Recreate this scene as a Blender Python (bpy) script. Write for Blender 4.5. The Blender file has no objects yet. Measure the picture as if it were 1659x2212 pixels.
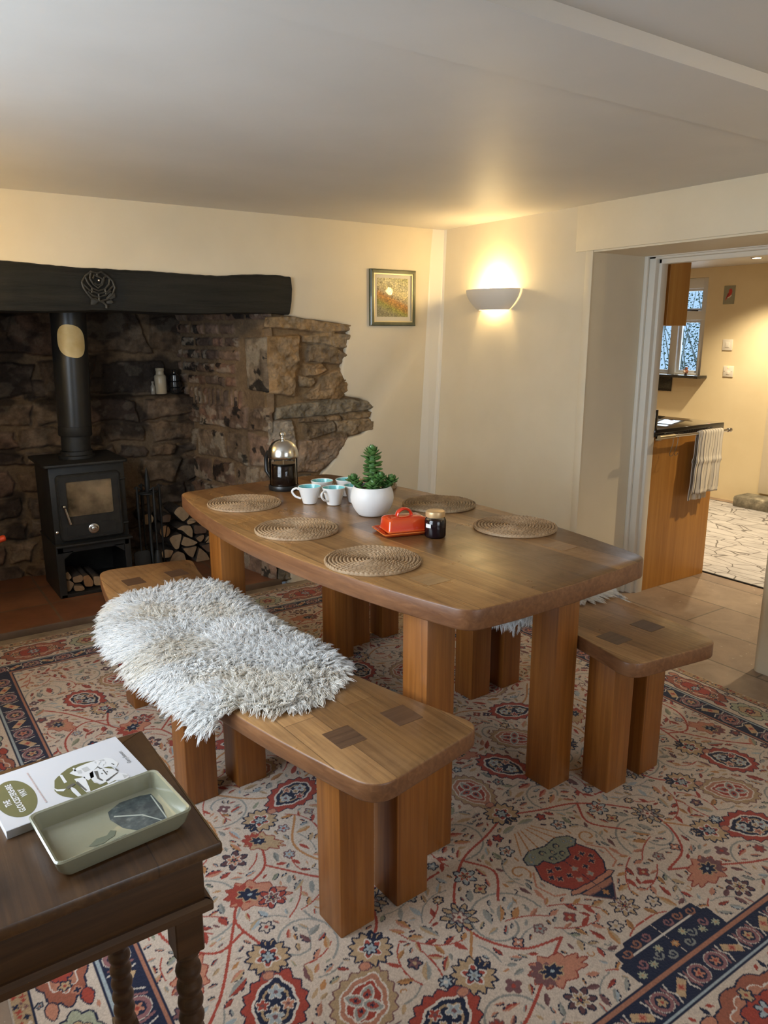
import bpy, math, random
import numpy as np
from mathutils import Vector, Matrix, Euler

D = bpy.data
C = bpy.context.scene.collection
S = bpy.context.scene
PI = math.pi
R = math.radians
random.seed(7)
rng = np.random.default_rng(11)

# ------------------------------------------------------------------ camera, light, exposure
# world axes: x along the fireplace wall (right), y into the fireplace wall, z up; room corner at the origin
cam = D.cameras.new('camera'); cam_o = D.objects.new('camera', cam); C.objects.link(cam_o)
cam.sensor_fit = 'HORIZONTAL'; cam.sensor_width = 36.0; cam.lens = 1629.6 / 1659 * 36.0
cam.clip_start = 0.02
cam_o.location = (-2.889, -3.637, 1.360)
cam_o.rotation_euler = (R(90 - 13.326), R(0.034), R(-34.25))
S.camera = cam_o

S.view_settings.view_transform = 'Standard'
S.view_settings.look = 'None'
S.view_settings.gamma = 1.0
S.view_settings.use_curve_mapping = False
S.view_settings.exposure = 0.14
S.cycles.max_bounces = 32; S.cycles.diffuse_bounces = 24; S.cycles.transmission_bounces = 12; S.cycles.transparent_max_bounces = 16

w = D.worlds.new('world'); S.world = w; w.use_nodes = True
bg = w.node_tree.nodes['Background']
bg.inputs[0].default_value = (0.42, 0.66, 0.95, 1); bg.inputs[1].default_value = 1.0

def area(name, loc, rot, sx, sy, power, col):
    l = D.lights.new(name, 'AREA'); l.shape = 'RECTANGLE'; l.size = sx; l.size_y = sy
    l.energy = power; l.color = col
    o = D.objects.new(name, l); C.objects.link(o); o.location = loc; o.rotation_euler = rot
    return o
# daylight entering through the two windows on the camera's side of the room
area('window_daylight_side', (-3.47, -1.95, 1.27), (0, R(-68), 0), 0.95, 1.25, 42, (0.80, 0.90, 1.0))
area('window_daylight_front', (-1.7, -5.15, 1.27), (R(68), 0, 0), 1.5, 0.95, 18, (0.86, 0.93, 1.0))
# daylight entering through the kitchen window
area('window_daylight_kitchen', (3.22, 0.62, 1.42), (0, R(90), 0), 0.75, 0.7, 6, (0.70, 0.86, 1.0))

LAMP = (1.0, 0.72, 0.33)
def point(name, loc, power, col, rad=0.03):
    l = D.lights.new(name, 'POINT'); l.energy = power; l.color = col; l.shadow_soft_size = rad
    o = D.objects.new(name, l); C.objects.link(o); o.location = loc; return o
def spot(name, loc, power, col, ang=110, rad=0.03):
    l = D.lights.new(name, 'SPOT'); l.energy = power; l.color = col; l.spot_size = R(ang); l.spot_blend = 0.6
    l.shadow_soft_size = rad
    o = D.objects.new(name, l); C.objects.link(o); o.location = loc; return o

# ------------------------------------------------------------------ node helpers
def new_mat(name):
    m = D.materials.new(name); m.use_nodes = True
    nt = m.node_tree; b = nt.nodes['Principled BSDF']
    return m, nt, b
def rgba(c): return (c[0], c[1], c[2], 1)
def pmat(name, col, rough=0.5, metal=0.0, coat=0.0, trans=0.0, ior=None, emis=None, es=0.0, spec=None, alpha=None):
    m, nt, b = new_mat(name)
    b.inputs['Base Color'].default_value = rgba(col); b.inputs['Roughness'].default_value = rough
    b.inputs['Metallic'].default_value = metal; b.inputs['Coat Weight'].default_value = coat
    b.inputs['Transmission Weight'].default_value = trans
    if ior: b.inputs['IOR'].default_value = ior
    if spec is not None: b.inputs['Specular IOR Level'].default_value = spec
    if emis: b.inputs['Emission Color'].default_value = rgba(emis); b.inputs['Emission Strength'].default_value = es
    return m
def coords(nt, scale=(1, 1, 1), rot=(0, 0, 0), kind='Object'):
    tc = nt.nodes.new('ShaderNodeTexCoord'); mp = nt.nodes.new('ShaderNodeMapping')
    mp.inputs['Scale'].default_value = scale; mp.inputs['Rotation'].default_value = rot
    nt.links.new(tc.outputs[kind], mp.inputs['Vector']); return mp.outputs['Vector']
def noise(nt, vec, scale, detail=4, rough=0.55, dist=0.0):
    n = nt.nodes.new('ShaderNodeTexNoise'); n.inputs['Scale'].default_value = scale
    n.inputs['Detail'].default_value = detail; n.inputs['Roughness'].default_value = rough
    n.inputs['Distortion'].default_value = dist
    nt.links.new(vec, n.inputs['Vector']); return n.outputs['Fac']
def ramp(nt, fac, stops):
    r = nt.nodes.new('ShaderNodeValToRGB'); e = r.color_ramp.elements
    while len(e) < len(stops): e.new(0.5)
    for el, (p, c) in zip(e, stops): el.position = p; el.color = rgba(c)
    nt.links.new(fac, r.inputs['Fac']); return r.outputs['Color']
def mix(nt, fac, a, b, mode='MIX'):
    n = nt.nodes.new('ShaderNodeMix'); n.data_type = 'RGBA'; n.blend_type = mode
    for sock, val in ((n.inputs[0], fac), (n.inputs[6], a), (n.inputs[7], b)):
        if hasattr(val, 'is_linked') or hasattr(val, 'links'): nt.links.new(val, sock)
        else: sock.default_value = val if not isinstance(val, tuple) else rgba(val)
    return n.outputs[2]
def bump(nt, b, h, strength=0.3, dist=0.01):
    n = nt.nodes.new('ShaderNodeBump'); n.inputs['Strength'].default_value = strength; n.inputs['Distance'].default_value = dist
    nt.links.new(h, n.inputs['Height']); nt.links.new(n.outputs['Normal'], b.inputs['Normal'])
def noisy(name, stops, scale=8, rough=0.6, bs=0.2, bd=0.004, stretch=(1, 1, 1), detail=5, metal=0.0, bscale=None, coat=0.0, kind='Object'):
    m, nt, b = new_mat(name)
    v = coords(nt, stretch, kind=kind); f = noise(nt, v, scale, detail)
    nt.links.new(ramp(nt, f, stops), b.inputs['Base Color'])
    b.inputs['Roughness'].default_value = rough; b.inputs['Metallic'].default_value = metal; b.inputs['Coat Weight'].default_value = coat
    if bs: bump(nt, b, noise(nt, v, bscale or scale * 2.5, 5), bs, bd)
    return m
def wood(name, dark, mid, light, axis=1, rough=0.4, grain=1.0, plank=None, coat=0.0, vary=0.35, bs=0.12):
    """grain along local axis; plank=(length,width) adds glued staves of varying tone"""
    m, nt, b = new_mat(name)
    sc = [75.0 * grain] * 3; sc[axis] = 2.4 * grain
    v = coords(nt, tuple(sc))
    f = noise(nt, v, 1.0, 6, 0.62, 0.6)
    col = ramp(nt, f, [(0.28, dark), (0.5, mid), (0.72, light)])
    v2 = coords(nt, tuple(s * 0.10 for s in sc)); f2 = noise(nt, v2, 1.0, 3, 0.5, 0.4)
    col = mix(nt, 0.35, col, ramp(nt, f2, [(0.3, dark), (0.7, light)]))
    if plank:
        rot = (0, 0, R(90)) if axis == 1 else (0, 0, 0)
        v3 = coords(nt, (1, 1, 1), rot)
        br = nt.nodes.new('ShaderNodeTexBrick'); br.inputs['Scale'].default_value = 1.0
        br.inputs['Brick Width'].default_value = plank[0]; br.inputs['Row Height'].default_value = plank[1]
        br.inputs['Mortar Size'].default_value = 0.0011; br.inputs['Mortar Smooth'].default_value = 0.3; br.offset = 0.37
        br.inputs['Color1'].default_value = (1 - vary, 1 - vary * 1.06, 1 - vary * 1.12, 1); br.inputs['Color2'].default_value = (1.22, 1.24, 1.22, 1)
        br.inputs['Mortar'].default_value = (0.45, 0.42, 0.40, 1)
        nt.links.new(v3, br.inputs['Vector'])
        col = mix(nt, 1.0, col, br.outputs['Color'], 'MULTIPLY')
        wv = coords(nt, (3, 3, 3)); f4 = noise(nt, wv, 2.2, 6, 0.65, 0.8)
        col = mix(nt, 0.8, col, ramp(nt, f4, [(0.30, (0.72, 0.66, 0.60)), (0.5, (1, 1, 1)), (0.70, (1.22, 1.20, 1.10))]), 'MULTIPLY')
        nt.links.new(ramp(nt, f4, [(0.3, (rough * 1.35,) * 3), (0.7, (rough * 0.8,) * 3)]), b.inputs['Roughness'])
    nt.links.new(col, b.inputs['Base Color'])
    if not plank: b.inputs['Roughness'].default_value = rough
    b.inputs['Coat Weight'].default_value = coat
    b.inputs['Coat Roughness'].default_value = 0.25
    bump(nt, b, f, bs * 1.6, 0.002)
    return m
def attr_mat(name, attr='Col', rough=0.85, bscale=60, bs=0.35, bd=0.004, spec=0.3, detail=6):
    m, nt, b = new_mat(name)
    a = nt.nodes.new('ShaderNodeAttribute'); a.attribute_name = attr
    v = coords(nt)
    f = noise(nt, v, bscale, detail, 0.6)
    col = mix(nt, 0.55, a.outputs['Color'], ramp(nt, f, [(0.25, (0.55, 0.55, 0.55)), (0.75, (1.25, 1.25, 1.25))]), 'MULTIPLY')
    nt.links.new(col, b.inputs['Base Color'])
    b.inputs['Roughness'].default_value = rough; b.inputs['Specular IOR Level'].default_value = spec
    if bs: bump(nt, b, f, bs, bd)
    return m

# ------------------------------------------------------------------ mesh helpers
class MB:
    def __init__(s): s.v = []; s.f = []; s.m = []
    def add(s, v, f, m=0):
        o = len(s.v); s.v += [tuple(map(float, p)) for p in v]
        for q in f: s.f.append(tuple(i + o for i in q)); s.m.append(m)
        return s
    def rings(s, rings, m=0, cap0=True, cap1=True, closed=True, mcap=None):
        n = len(rings[0]); v = [p for r in rings for p in r]; f = []
        for k in range(len(rings) - 1):
            for i in range(n if closed else n - 1):
                j = (i + 1) % n; f.append((k * n + i, k * n + j, (k + 1) * n + j, (k + 1) * n + i))
        s.add(v, f, m)
        b = len(s.v) - len(v); mc = m if mcap is None else mcap
        if cap0: s.f.append(tuple(b + i for i in reversed(range(n)))); s.m.append(mc)
        if cap1: s.f.append(tuple(b + (len(rings) - 1) * n + i for i in range(n))); s.m.append(mc)
        return s
    def prism(s, out, z0, z1, bev=0.0, m=0, mtop=None):
        """outline (ccw, xy) extruded with softened top and bottom edges"""
        if bev <= 0:
            rs = [[(x, y, z0) for x, y in out], [(x, y, z1) for x, y in out]]
        else:
            ins = inset(out, bev); ins2 = inset(out, bev * 0.3)
            rs = [[(x, y, z0) for x, y in ins], [(x, y, z0 + bev * .3) for x, y in ins2], [(x, y, z0 + bev) for x, y in out],
                  [(x, y, z1 - bev) for x, y in out], [(x, y, z1 - bev * .3) for x, y in ins2], [(x, y, z1) for x, y in ins]]
        return s.rings(rs, m, mcap=None)
    def box(s, x0, x1, y0, y1, z0, z1, bev=0.0, m=0):
        if bev > 0: return s.prism(rrect(x0, x1, y0, y1, bev, 2), z0, z1, bev, m)
        return s.prism([(x0, y0), (x1, y0), (x1, y1), (x0, y1)], z0, z1, 0, m)
    def tube(s, pts, r, n=8, m=0, caps=True):
        pts = [Vector(p) for p in pts]; N = len(pts)
        rr = r if hasattr(r, '__len__') else [r] * N
        rings = []; up = None
        for i, p in enumerate(pts):
            t = (pts[min(i + 1, N - 1)] - pts[max(i - 1, 0)]).normalized()
            if up is None: up = Vector((0, 0, 1)) if abs(t.z) < 0.9 else Vector((1, 0, 0))
            a = t.cross(up).normalized(); b = a.cross(t).normalized(); up = b
            rings.append([p + (a * math.cos(2 * PI * k / n) + b * math.sin(2 * PI * k / n)) * rr[i] for k in range(n)])
        return s.rings(rings, m, caps, caps)
    def lathe(s, prof, n=32, c=(0, 0, 0), m=0, cap0=True, cap1=True, sx=1.0, sy=1.0):
        rs = [[(c[0] + r * sx * math.cos(2 * PI * k / n), c[1] + r * sy * math.sin(2 * PI * k / n), c[2] + z) for k in range(n)] for r, z in prof]
        return s.rings(rs, m, cap0, cap1)
    def ball(s, c, r, n=16, k=10, m=0, sz=1.0):
        return s.lathe([(max(r * math.sin(PI * i / k), r * 0.01), -r * sz * math.cos(PI * i / k)) for i in range(k + 1)], n, c, m)
    def xform(s, M, i0=0):
        for i in range(i0, len(s.v)): s.v[i] = tuple(M @ Vector(s.v[i]))
        return s
    def build(s, name, mats, parent=None, smooth=True, ang=38):
        me = D.meshes.new(name); me.from_pydata(s.v, [], s.f)
        return link(name, me, mats, parent, s.m, smooth, ang)
def link(name, me, mats, parent=None, mi=None, smooth=True, ang=38):
    if not isinstance(mats, (list, tuple)): mats = [mats]
    for m in mats: me.materials.append(m)
    if mi is not None and len(mats) > 1: me.polygons.foreach_set('material_index', mi)
    if smooth:
        me.polygons.foreach_set('use_smooth', [True] * len(me.polygons))
        if ang < 180: me.set_sharp_from_angle(angle=R(ang))
    me.update()
    o = D.objects.new(name, me); C.objects.link(o)
    if parent is not None: o.parent = parent
    return o
def inset(out, d):
    n = len(out); res = []
    for i in range(n):
        p0 = Vector(out[i - 1]); p = Vector(out[i]); p1 = Vector(out[(i + 1) % n])
        a = (p - p0); b = (p1 - p)
        if a.length < 1e-9 or b.length < 1e-9: res.append(tuple(p)); continue
        a.normalize(); b.normalize()
        na = Vector((-a.y, a.x)); nb = Vector((-b.y, b.x)); h = na + nb
        if h.length < 1e-6: res.append(tuple(p)); continue
        h.normalize(); k = d / max(h.dot(na), 0.35)
        q = p + h * k; res.append((q.x, q.y))
    return res
def rrect(x0, x1, y0, y1, r, n=4):
    out = []
    for cx, cy, a0 in ((x1 - r, y0 + r, -90), (x1 - r, y1 - r, 0), (x0 + r, y1 - r, 90), (x0 + r, y0 + r, 180)):
        for k in range(n + 1):
            a = R(a0 + 90 * k / n); out.append((cx + r * math.cos(a), cy + r * math.sin(a)))
    return out
def roundpoly(pts, r, n=6):
    """pts: list of (x,y,round?) -> outline with arcs at flagged corners"""
    out = []; N = len(pts)
    for i in range(N):
        p = Vector(pts[i][:2])
        if not pts[i][2]: out.append((p.x, p.y)); continue
        a = (Vector(pts[i - 1][:2]) - p); b = (Vector(pts[(i + 1) % N][:2]) - p)
        rr = r
        pa = p + a.normalized() * min(rr, a.length * 0.9); pb = p + b.normalized() * min(rr, b.length * 0.9)
        for k in range(n + 1):
            t = k / n; q = pa * (1 - t) ** 2 + p * 2 * t * (1 - t) + pb * t * t; out.append((q.x, q.y))
    return out
def ell(cx, cy, rx, ry, n=24, a0=0.0):
    return [(cx + rx * math.cos(a0 + 2 * PI * k / n), cy + ry * math.sin(a0 + 2 * PI * k / n)) for k in range(n)]
def plate(mb, poly, z, m=0): mb.add([(x, y, z) for x, y in poly], [tuple(range(len(poly)))], m)
def np_mesh(name, verts, quads, mats, parent=None, col=None, smooth=True, mi=None):
    me = D.meshes.new(name); nv = len(verts); nf = len(quads); k = quads.shape[1]
    me.vertices.add(nv); me.vertices.foreach_set('co', np.ascontiguousarray(verts, dtype=np.float32).ravel())
    me.loops.add(nf * k); me.loops.foreach_set('vertex_index', np.ascontiguousarray(quads, dtype=np.int32).ravel())
    me.polygons.add(nf); me.polygons.foreach_set('loop_start', np.arange(0, nf * k, k, dtype=np.int32))
    me.update(calc_edges=True)
    if col is not None:
        at = me.color_attributes.new('Col', 'FLOAT_COLOR', 'POINT')
        c4 = np.ones((nv, 4), dtype=np.float32); c4[:, :3] = col; at.data.foreach_set('color', c4.ravel())
    return link(name, me, mats, parent, mi, smooth, 180)
def gridq(nu, nv):
    i = np.arange(nu * nv).reshape(nv, nu)
    return np.stack([i[:-1, :-1], i[:-1, 1:], i[1:, 1:], i[1:, :-1]], -1).reshape(-1, 4)

# ------------------------------------------------------------------ object helpers
def tag(o, label=None, cat=None, group=None, kind=None):
    if label: o['label'] = label
    if cat: o['category'] = cat
    if group: o['group'] = group
    if kind: o['kind'] = kind
    return o
def thing(name, label, cat, loc=(0, 0, 0), rz=0.0, group=None, rot=None):
    o = D.objects.new(name, None); C.objects.link(o); o.location = loc
    o.rotation_euler = rot if rot else (0, 0, rz); o.empty_display_size = 0.05
    return tag(o, label, cat, group)
def struct(o): o['kind'] = 'structure'; return o
def dup(root, loc, rz=None, label=None):
    r = root.copy(); C.objects.link(r); r.location = loc
    if rz is not None: r.rotation_euler = (0, 0, rz)
    if label: r['label'] = label
    for ch in list(root.children):
        c = ch.copy(); C.objects.link(c); c.parent = r
        for g in list(ch.children):
            d = g.copy(); C.objects.link(d); d.parent = c
    return r

# numpy value noise
def vnoise(x, y, seed=0):
    xi = np.floor(x).astype(np.int64); yi = np.floor(y).astype(np.int64); fx = x - xi; fy = y - yi
    def h(a, b):
        n = (a * 374761393 + b * 668265263 + seed * 982451653) & 0x7fffffff
        n = ((n ^ (n >> 13)) * 1274126177) & 0x7fffffff
        return ((n ^ (n >> 16)) & 0xffff) / 65535.0
    sx = fx * fx * (3 - 2 * fx); sy = fy * fy * (3 - 2 * fy)
    return (h(xi, yi) * (1 - sx) + h(xi + 1, yi) * sx) * (1 - sy) + (h(xi, yi + 1) * (1 - sx) + h(xi + 1, yi + 1) * sx) * sy
def fbm(x, y, o=4, seed=0):
    t = 0; a = 0.5
    for k in range(o): t = t + a * vnoise(x * 2 ** k, y * 2 ** k, seed + k * 17); a *= 0.5
    return t
def sdf(P, x, y):
    """signed distance (positive inside) of points to polygon P"""
    P = np.asarray(P, float); d = np.full(x.shape, 1e9); ins = np.zeros(x.shape, bool)
    for i in range(len(P)):
        a = P[i - 1]; b = P[i]; e = b - a; L = max(e @ e, 1e-12)
        t = np.clip(((x - a[0]) * e[0] + (y - a[1]) * e[1]) / L, 0, 1)
        d = np.minimum(d, np.hypot(x - a[0] - t * e[0], y - a[1] - t * e[1]))
        with np.errstate(divide='ignore', invalid='ignore'):
            cr = ((a[1] > y) != (b[1] > y)) & (x < (b[0] - a[0]) * (y - a[1]) / (b[1] - a[1] + 1e-15) + a[0])
        ins ^= cr
    return np.where(ins, d, -d)
def sm(x): x = np.clip(x, 0, 1); return x * x * (3 - 2 * x)

# ------------------------------------------------------------------ materials
M = {}
M['plaster'] = noisy('cream_plaster', [(0.35, (0.665, 0.590, 0.440)), (0.65, (0.705, 0.630, 0.478))], 3.0, 0.62, 0.25, 0.004, bscale=9)
M['ceiling'] = noisy('ceiling_paint', [(0.35, (0.57, 0.550, 0.520)), (0.65, (0.61, 0.590, 0.560))], 2.0, 0.55, 0.22, 0.006, bscale=5)
M['trim'] = pmat('white_gloss_trim', (0.72, 0.685, 0.60), 0.4)
M['flag'] = None
def glass_mat(name, tint=(1, 1, 1), refl=0.10, rough=0.02):
    m = D.materials.new(name); m.use_nodes = True; nt = m.node_tree; nt.nodes.clear()
    o = nt.nodes.new('ShaderNodeOutputMaterial'); mx = nt.nodes.new('ShaderNodeMixShader')
    t = nt.nodes.new('ShaderNodeBsdfTransparent'); g = nt.nodes.new('ShaderNodeBsdfGlossy'); lw = nt.nodes.new('ShaderNodeLayerWeight')
    t.inputs[0].default_value = rgba(tint); g.inputs['Roughness'].default_value = rough; lw.inputs['Blend'].default_value = refl * 2.2
    nt.links.new(lw.outputs['Fresnel'], mx.inputs[0]); nt.links.new(t.outputs[0], mx.inputs[1]); nt.links.new(g.outputs[0], mx.inputs[2])
    nt.links.new(mx.outputs[0], o.inputs[0]); return m
M['glass'] = glass_mat('clear_glass', refl=0.045)
M['wood_top'] = wood('table_top_wood', (0.150, 0.066, 0.021), (0.285, 0.142, 0.049), (0.42, 0.235, 0.090), 1, 0.30, 1.0, (0.62, 0.098), coat=0.18, vary=0.58)
M['wood_seat'] = wood('bench_seat_wood', (0.165, 0.076, 0.028), (0.31, 0.162, 0.063), (0.45, 0.26, 0.115), 1, 0.33, 1.0, (0.9, 0.085), coat=0.15, vary=0.40)
M['wood_leg'] = wood('leg_wood', (0.140, 0.043, 0.007), (0.255, 0.086, 0.014), (0.37, 0.142, 0.028), 2, 0.38, 0.9, coat=0.08)
M['wood_dark'] = wood('tenon_wood', (0.06, 0.030, 0.016), (0.105, 0.055, 0.030), (0.15, 0.085, 0.045), 0, 0.4, 1.2)
M['wood_tenon'] = wood('table_tenon_wood', (0.115, 0.055, 0.022), (0.20, 0.10, 0.040), (0.30, 0.165, 0.07), 0, 0.32, 1.0, coat=.15)
M['oak_dark'] = wood('dark_oak', (0.020, 0.008, 0.003), (0.050, 0.021, 0.007), (0.105, 0.050, 0.018), 0, 0.40, 0.9, coat=0.10)
M['oak_cab'] = wood('cabinet_oak', (0.30, 0.125, 0.022), (0.42, 0.19, 0.036), (0.52, 0.26, 0.06), 2, 0.4, 0.55)
M['iron'] = noisy('black_iron', [(0.4, (0.011, 0.0105, 0.009)), (0.7, (0.020, 0.0185, 0.0155))], 30, 0.55, 0.25, 0.001, detail=4)
M['chrome'] = pmat('polished_steel', (0.72, 0.70, 0.66), 0.16, 1.0)
M['brass'] = noisy('brass_plate', [(0.3, (0.74, 0.52, 0.20)), (0.7, (0.84, 0.64, 0.31))], 20, 0.5, 0.05, 0.001, metal=0.2)
M['black'] = pmat('black_plastic', (0.012, 0.012, 0.012), 0.35)
M['white_china'] = pmat('white_glaze', (0.80, 0.80, 0.78), 0.18, coat=0.3)
M['turq'] = pmat('turquoise_glaze', (0.20, 0.58, 0.62), 0.18, coat=0.3)

# ------------------------------------------------------------------ setting: floor, walls, ceiling
def flag_material():
    m, nt, b = new_mat('flagstone_floor')
    v = coords(nt, (1, 1, 1), (0, 0, R(90)))
    br = nt.nodes.new('ShaderNodeTexBrick'); br.inputs['Scale'].default_value = 1.0
    br.inputs['Brick Width'].default_value = 0.95; br.inputs['Row Height'].default_value = 0.32
    br.inputs['Mortar Size'].default_value = 0.006; br.inputs['Mortar Smooth'].default_value = 0.6; br.offset = 0.43
    br.inputs['Color1'].default_value = (0.235, 0.165, 0.118, 1); br.inputs['Color2'].default_value = (0.30, 0.225, 0.165, 1)
    br.inputs['Mortar'].default_value = (0.12, 0.09, 0.065, 1)
    mp = nt.nodes.new('ShaderNodeMapping'); mp.inputs['Location'].default_value = (0.3, 0.03, 0)
    nt.links.new(v, mp.inputs['Vector']); nt.links.new(mp.outputs[0], br.inputs['Vector'])
    v2 = coords(nt); f = noise(nt, v2, 7, 6, 0.6, 0.5)
    col = mix(nt, 0.6, br.outputs['Color'], ramp(nt, f, [(0.3, (0.6, 0.55, 0.52)), (0.55, (1, 1, 1)), (0.75, (1.35, 1.3, 1.25))]), 'MULTIPLY')
    f3 = noise(nt, v2, 40, 3); col = mix(nt, ramp(nt, f3, [(0.70, (0, 0, 0)), (0.76, (0.7, 0.7, 0.7))]), col, (0.62, 0.55, 0.46))
    nt.links.new(col, b.inputs['Base Color']); b.inputs['Roughness'].default_value = 0.55
    bump(nt, b, f, 0.35, 0.006); return m
M['flag'] = flag_material()
mb = MB(); mb.box(-3.45, 3.15, -5.15, 2.3, -0.09, -0.01); struct(mb.build('floor', M['flag']))
# ceiling: main part, a shallow boxed beam and the higher part near the camera
mb = MB()
mb.rings([[(x, y, z) for y, z in ((0.4, 1.94), (0.4, 2.3), (-5.15, 2.3), (-5.15, 1.966), (-2.498, 1.966), (-2.494, 1.932), (-2.47, 1.929), (-2.225, 1.931), (-2.215, 1.940))] for x in (-3.45, 0.462)])
struct(mb.build('ceiling', M['ceiling'], ang=20))

# back wall plaster, cut away around the exposed stone of the fireplace jamb
edge = [(-1.030, 1.452), (-0.99, 1.447), (-0.916, 1.433), (-0.86, 1.431), (-0.803, 1.423), (-0.72, 1.415), (-0.652, 1.404), (-0.656, 1.36), (-0.665, 1.31), (-0.672, 1.26), (-0.69, 1.223), (-0.70, 1.16), (-0.697, 1.09),
        (-0.69, 1.033), (-0.668, 1.018), (-0.632, 1.01), (-0.58, 1.002), (-0.533, 0.985), (-0.508, 0.947), (-0.511, 0.91), (-0.515, 0.881), (-0.518, 0.85), (-0.528, 0.825), (-0.572, 0.797), (-0.62, 0.79), (-0.665, 0.785), (-0.70, 0.765),
        (-0.72, 0.735), (-0.743, 0.686), (-0.783, 0.637), (-0.829, 0.602), (-0.86, 0.55), (-0.92, 0.45), (-0.97, 0.33), (-1.02, 0.2), (-1.05, 0.1), (-1.06, -0.02)]
out = [(0.40, -0.02), (0.40, 1.96), (-3.42, 1.96), (-3.42, 1.62), (-1.045, 1.62)] + edge
TOXZ = Matrix(((1, 0, 0, 0), (0, 0, -1, 0), (0, 1, 0, 0), (0, 0, 0, 1)))   # local z -> -y, local y -> z
mb = MB(); mb.prism(out, -0.06, 0.010, 0.014); mb.xform(TOXZ); struct(mb.build('wall_back', M['plaster'], ang=50))

# right wall between the corner and the archway, leaning in a little at the foot of the corner
def warp(y, z): return -0.078 * max(0, 1 + y / 1.09) * (1 - z / 1.94)
mb = MB(); ys = [0.0, -0.25, -0.5, -0.75, -1.0, -1.128]; zs = [-0.02, 0.5, 1.0, 1.5, 1.95]
v = [(warp(y, z), y, z) for z in zs for y in ys]; n = len(ys)
f = [(k * n + i, (k + 1) * n + i, (k + 1) * n + i + 1, k * n + i + 1) for k in range(len(zs) - 1) for i in range(n - 1)]
mb.add(v, f); mb.box(0.002, 0.462, -1.128, 0.3, -0.02, 1.95, 0.0)
struct(mb.build('wall_right', M['plaster'], ang=30))
mb = MB(); mb.box(0.0, 0.462, -2.09, -1.128, 1.727, 1.95); mb.box(-0.007, 0.0, -2.6, -1.025, 1.735, 1.95, 0.003)
mb.box(-0.006, 0.0, -1.131, -1.088, -0.02, 1.735, 0.002)
struct(mb.build('wall_lintel', M['plaster']))
mb = MB(); mb.prism(rrect(0.02, 0.462, -5.1, -2.088, 0.03, 4), -0.02, 1.97, 0)
mb.prism([(0.022, -2.2), (0.03, -2.11), (0.05, -2.086), (0.05, -5.1), (-0.02, -5.1)][::-1], -0.02, 1.97, 0)
struct(mb.build('wall_right_front', M['plaster'], ang=30))
# corner boxing, leaning
mb = MB()
mb.rings([[(-0.205, -0.008, -0.02), (-0.112, -0.034, -0.02), (-0.080, -0.048, -0.02), (0.0, 0.02, -0.02), (-0.2, 0.02, -0.02)][::-1],
          [(-0.094, -0.008, 1.95), (-0.004, -0.020, 1.95), (0.002, -0.046, 1.95), (0.06, 0.02, 1.95), (-0.09, 0.02, 1.95)][::-1]])
struct(mb.build('trim_1', M['trim'], smooth=False))
# door frame at the far side of the archway
mb = MB()
for y0, y1, x0, x1 in ((-1.185, -1.120, 0.392, 0.455), (-1.150, -1.128, 0.375, 0.392), (-1.200, -1.180, 0.420, 0.470)):
    mb.box(x0, x1, y0, y1, -0.02, 1.727, 0.004)
mb.box(0.392, 0.455, -2.09, -1.12, 1.712, 1.75, 0.004); mb.box(0.42, 0.470, -2.09, -1.18, 1.69, 1.73, 0.004)
mb.box(0.375, 0.392, -2.09, -1.128, 1.722, 1.75, 0.003)
struct(mb.build('trim_2', M['trim']))
# walls behind and beside the camera, each with a window
def wall_with_window(name, ax, p0, p1, a0, a1, b0, b1, z0, z1):
    mb = MB()
    for (u0, u1, zz0, zz1) in ((a0, b0, -0.02, 2.0), (b1, a1, -0.02, 2.0), (b0, b1, -0.02, z0), (b0, b1, z1, 2.0)):
        if ax == 'x': mb.box(p0, p1, u0, u1, zz0, zz1)
        else: mb.box(u0, u1, p0, p1, zz0, zz1)
    return struct(mb.build(name, M['plaster'], smooth=False))
wall_with_window('wall_left', 'x', -3.44, -3.30, -5.1, 1.0, -2.60, -1.30, 0.75, 1.75)
wall_with_window('wall_front', 'y', -5.14, -5.0, -3.44, 0.4, -2.5, -0.9, 0.75, 1.75)
def window(name, ax, p, b0, b1, z0, z1, nb):
    mb = MB(); t = 0.05
    def bar(u0, u1, zz0, zz1, d=0.03):
        if ax == 'x': mb.box(p - d, p + d, u0, u1, zz0, zz1, 0.004)
        else: mb.box(u0, u1, p - d, p + d, zz0, zz1, 0.004)
    bar(b0, b0 + t, z0, z1); bar(b1 - t, b1, z0, z1); bar(b0, b1, z0, z0 + t, .029); bar(b0, b1, z1 - t, z1, .029)
    for k in range(1, nb):
        u = b0 + (b1 - b0) * k / nb; bar(u - 0.02, u + 0.02, z0 + t, z1 - t, 0.022)
    o = struct(mb.build(name, M['trim']))
    g = MB()
    if ax == 'x': g.box(p - 0.002, p + 0.002, b0 + t, b1 - t, z0 + t, z1 - t)
    else: g.box(b0 + t, b1 - t, p - 0.002, p + 0.002, z0 + t, z1 - t)
    g.build('pane', M['glass'], o, smooth=False); return o
window('window_2', 'x', -3.37, -2.60, -1.30, 0.75, 1.75, 3)
window('window_3', 'y', -5.07, -2.5, -0.9, 0.75, 1.75, 4)

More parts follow.
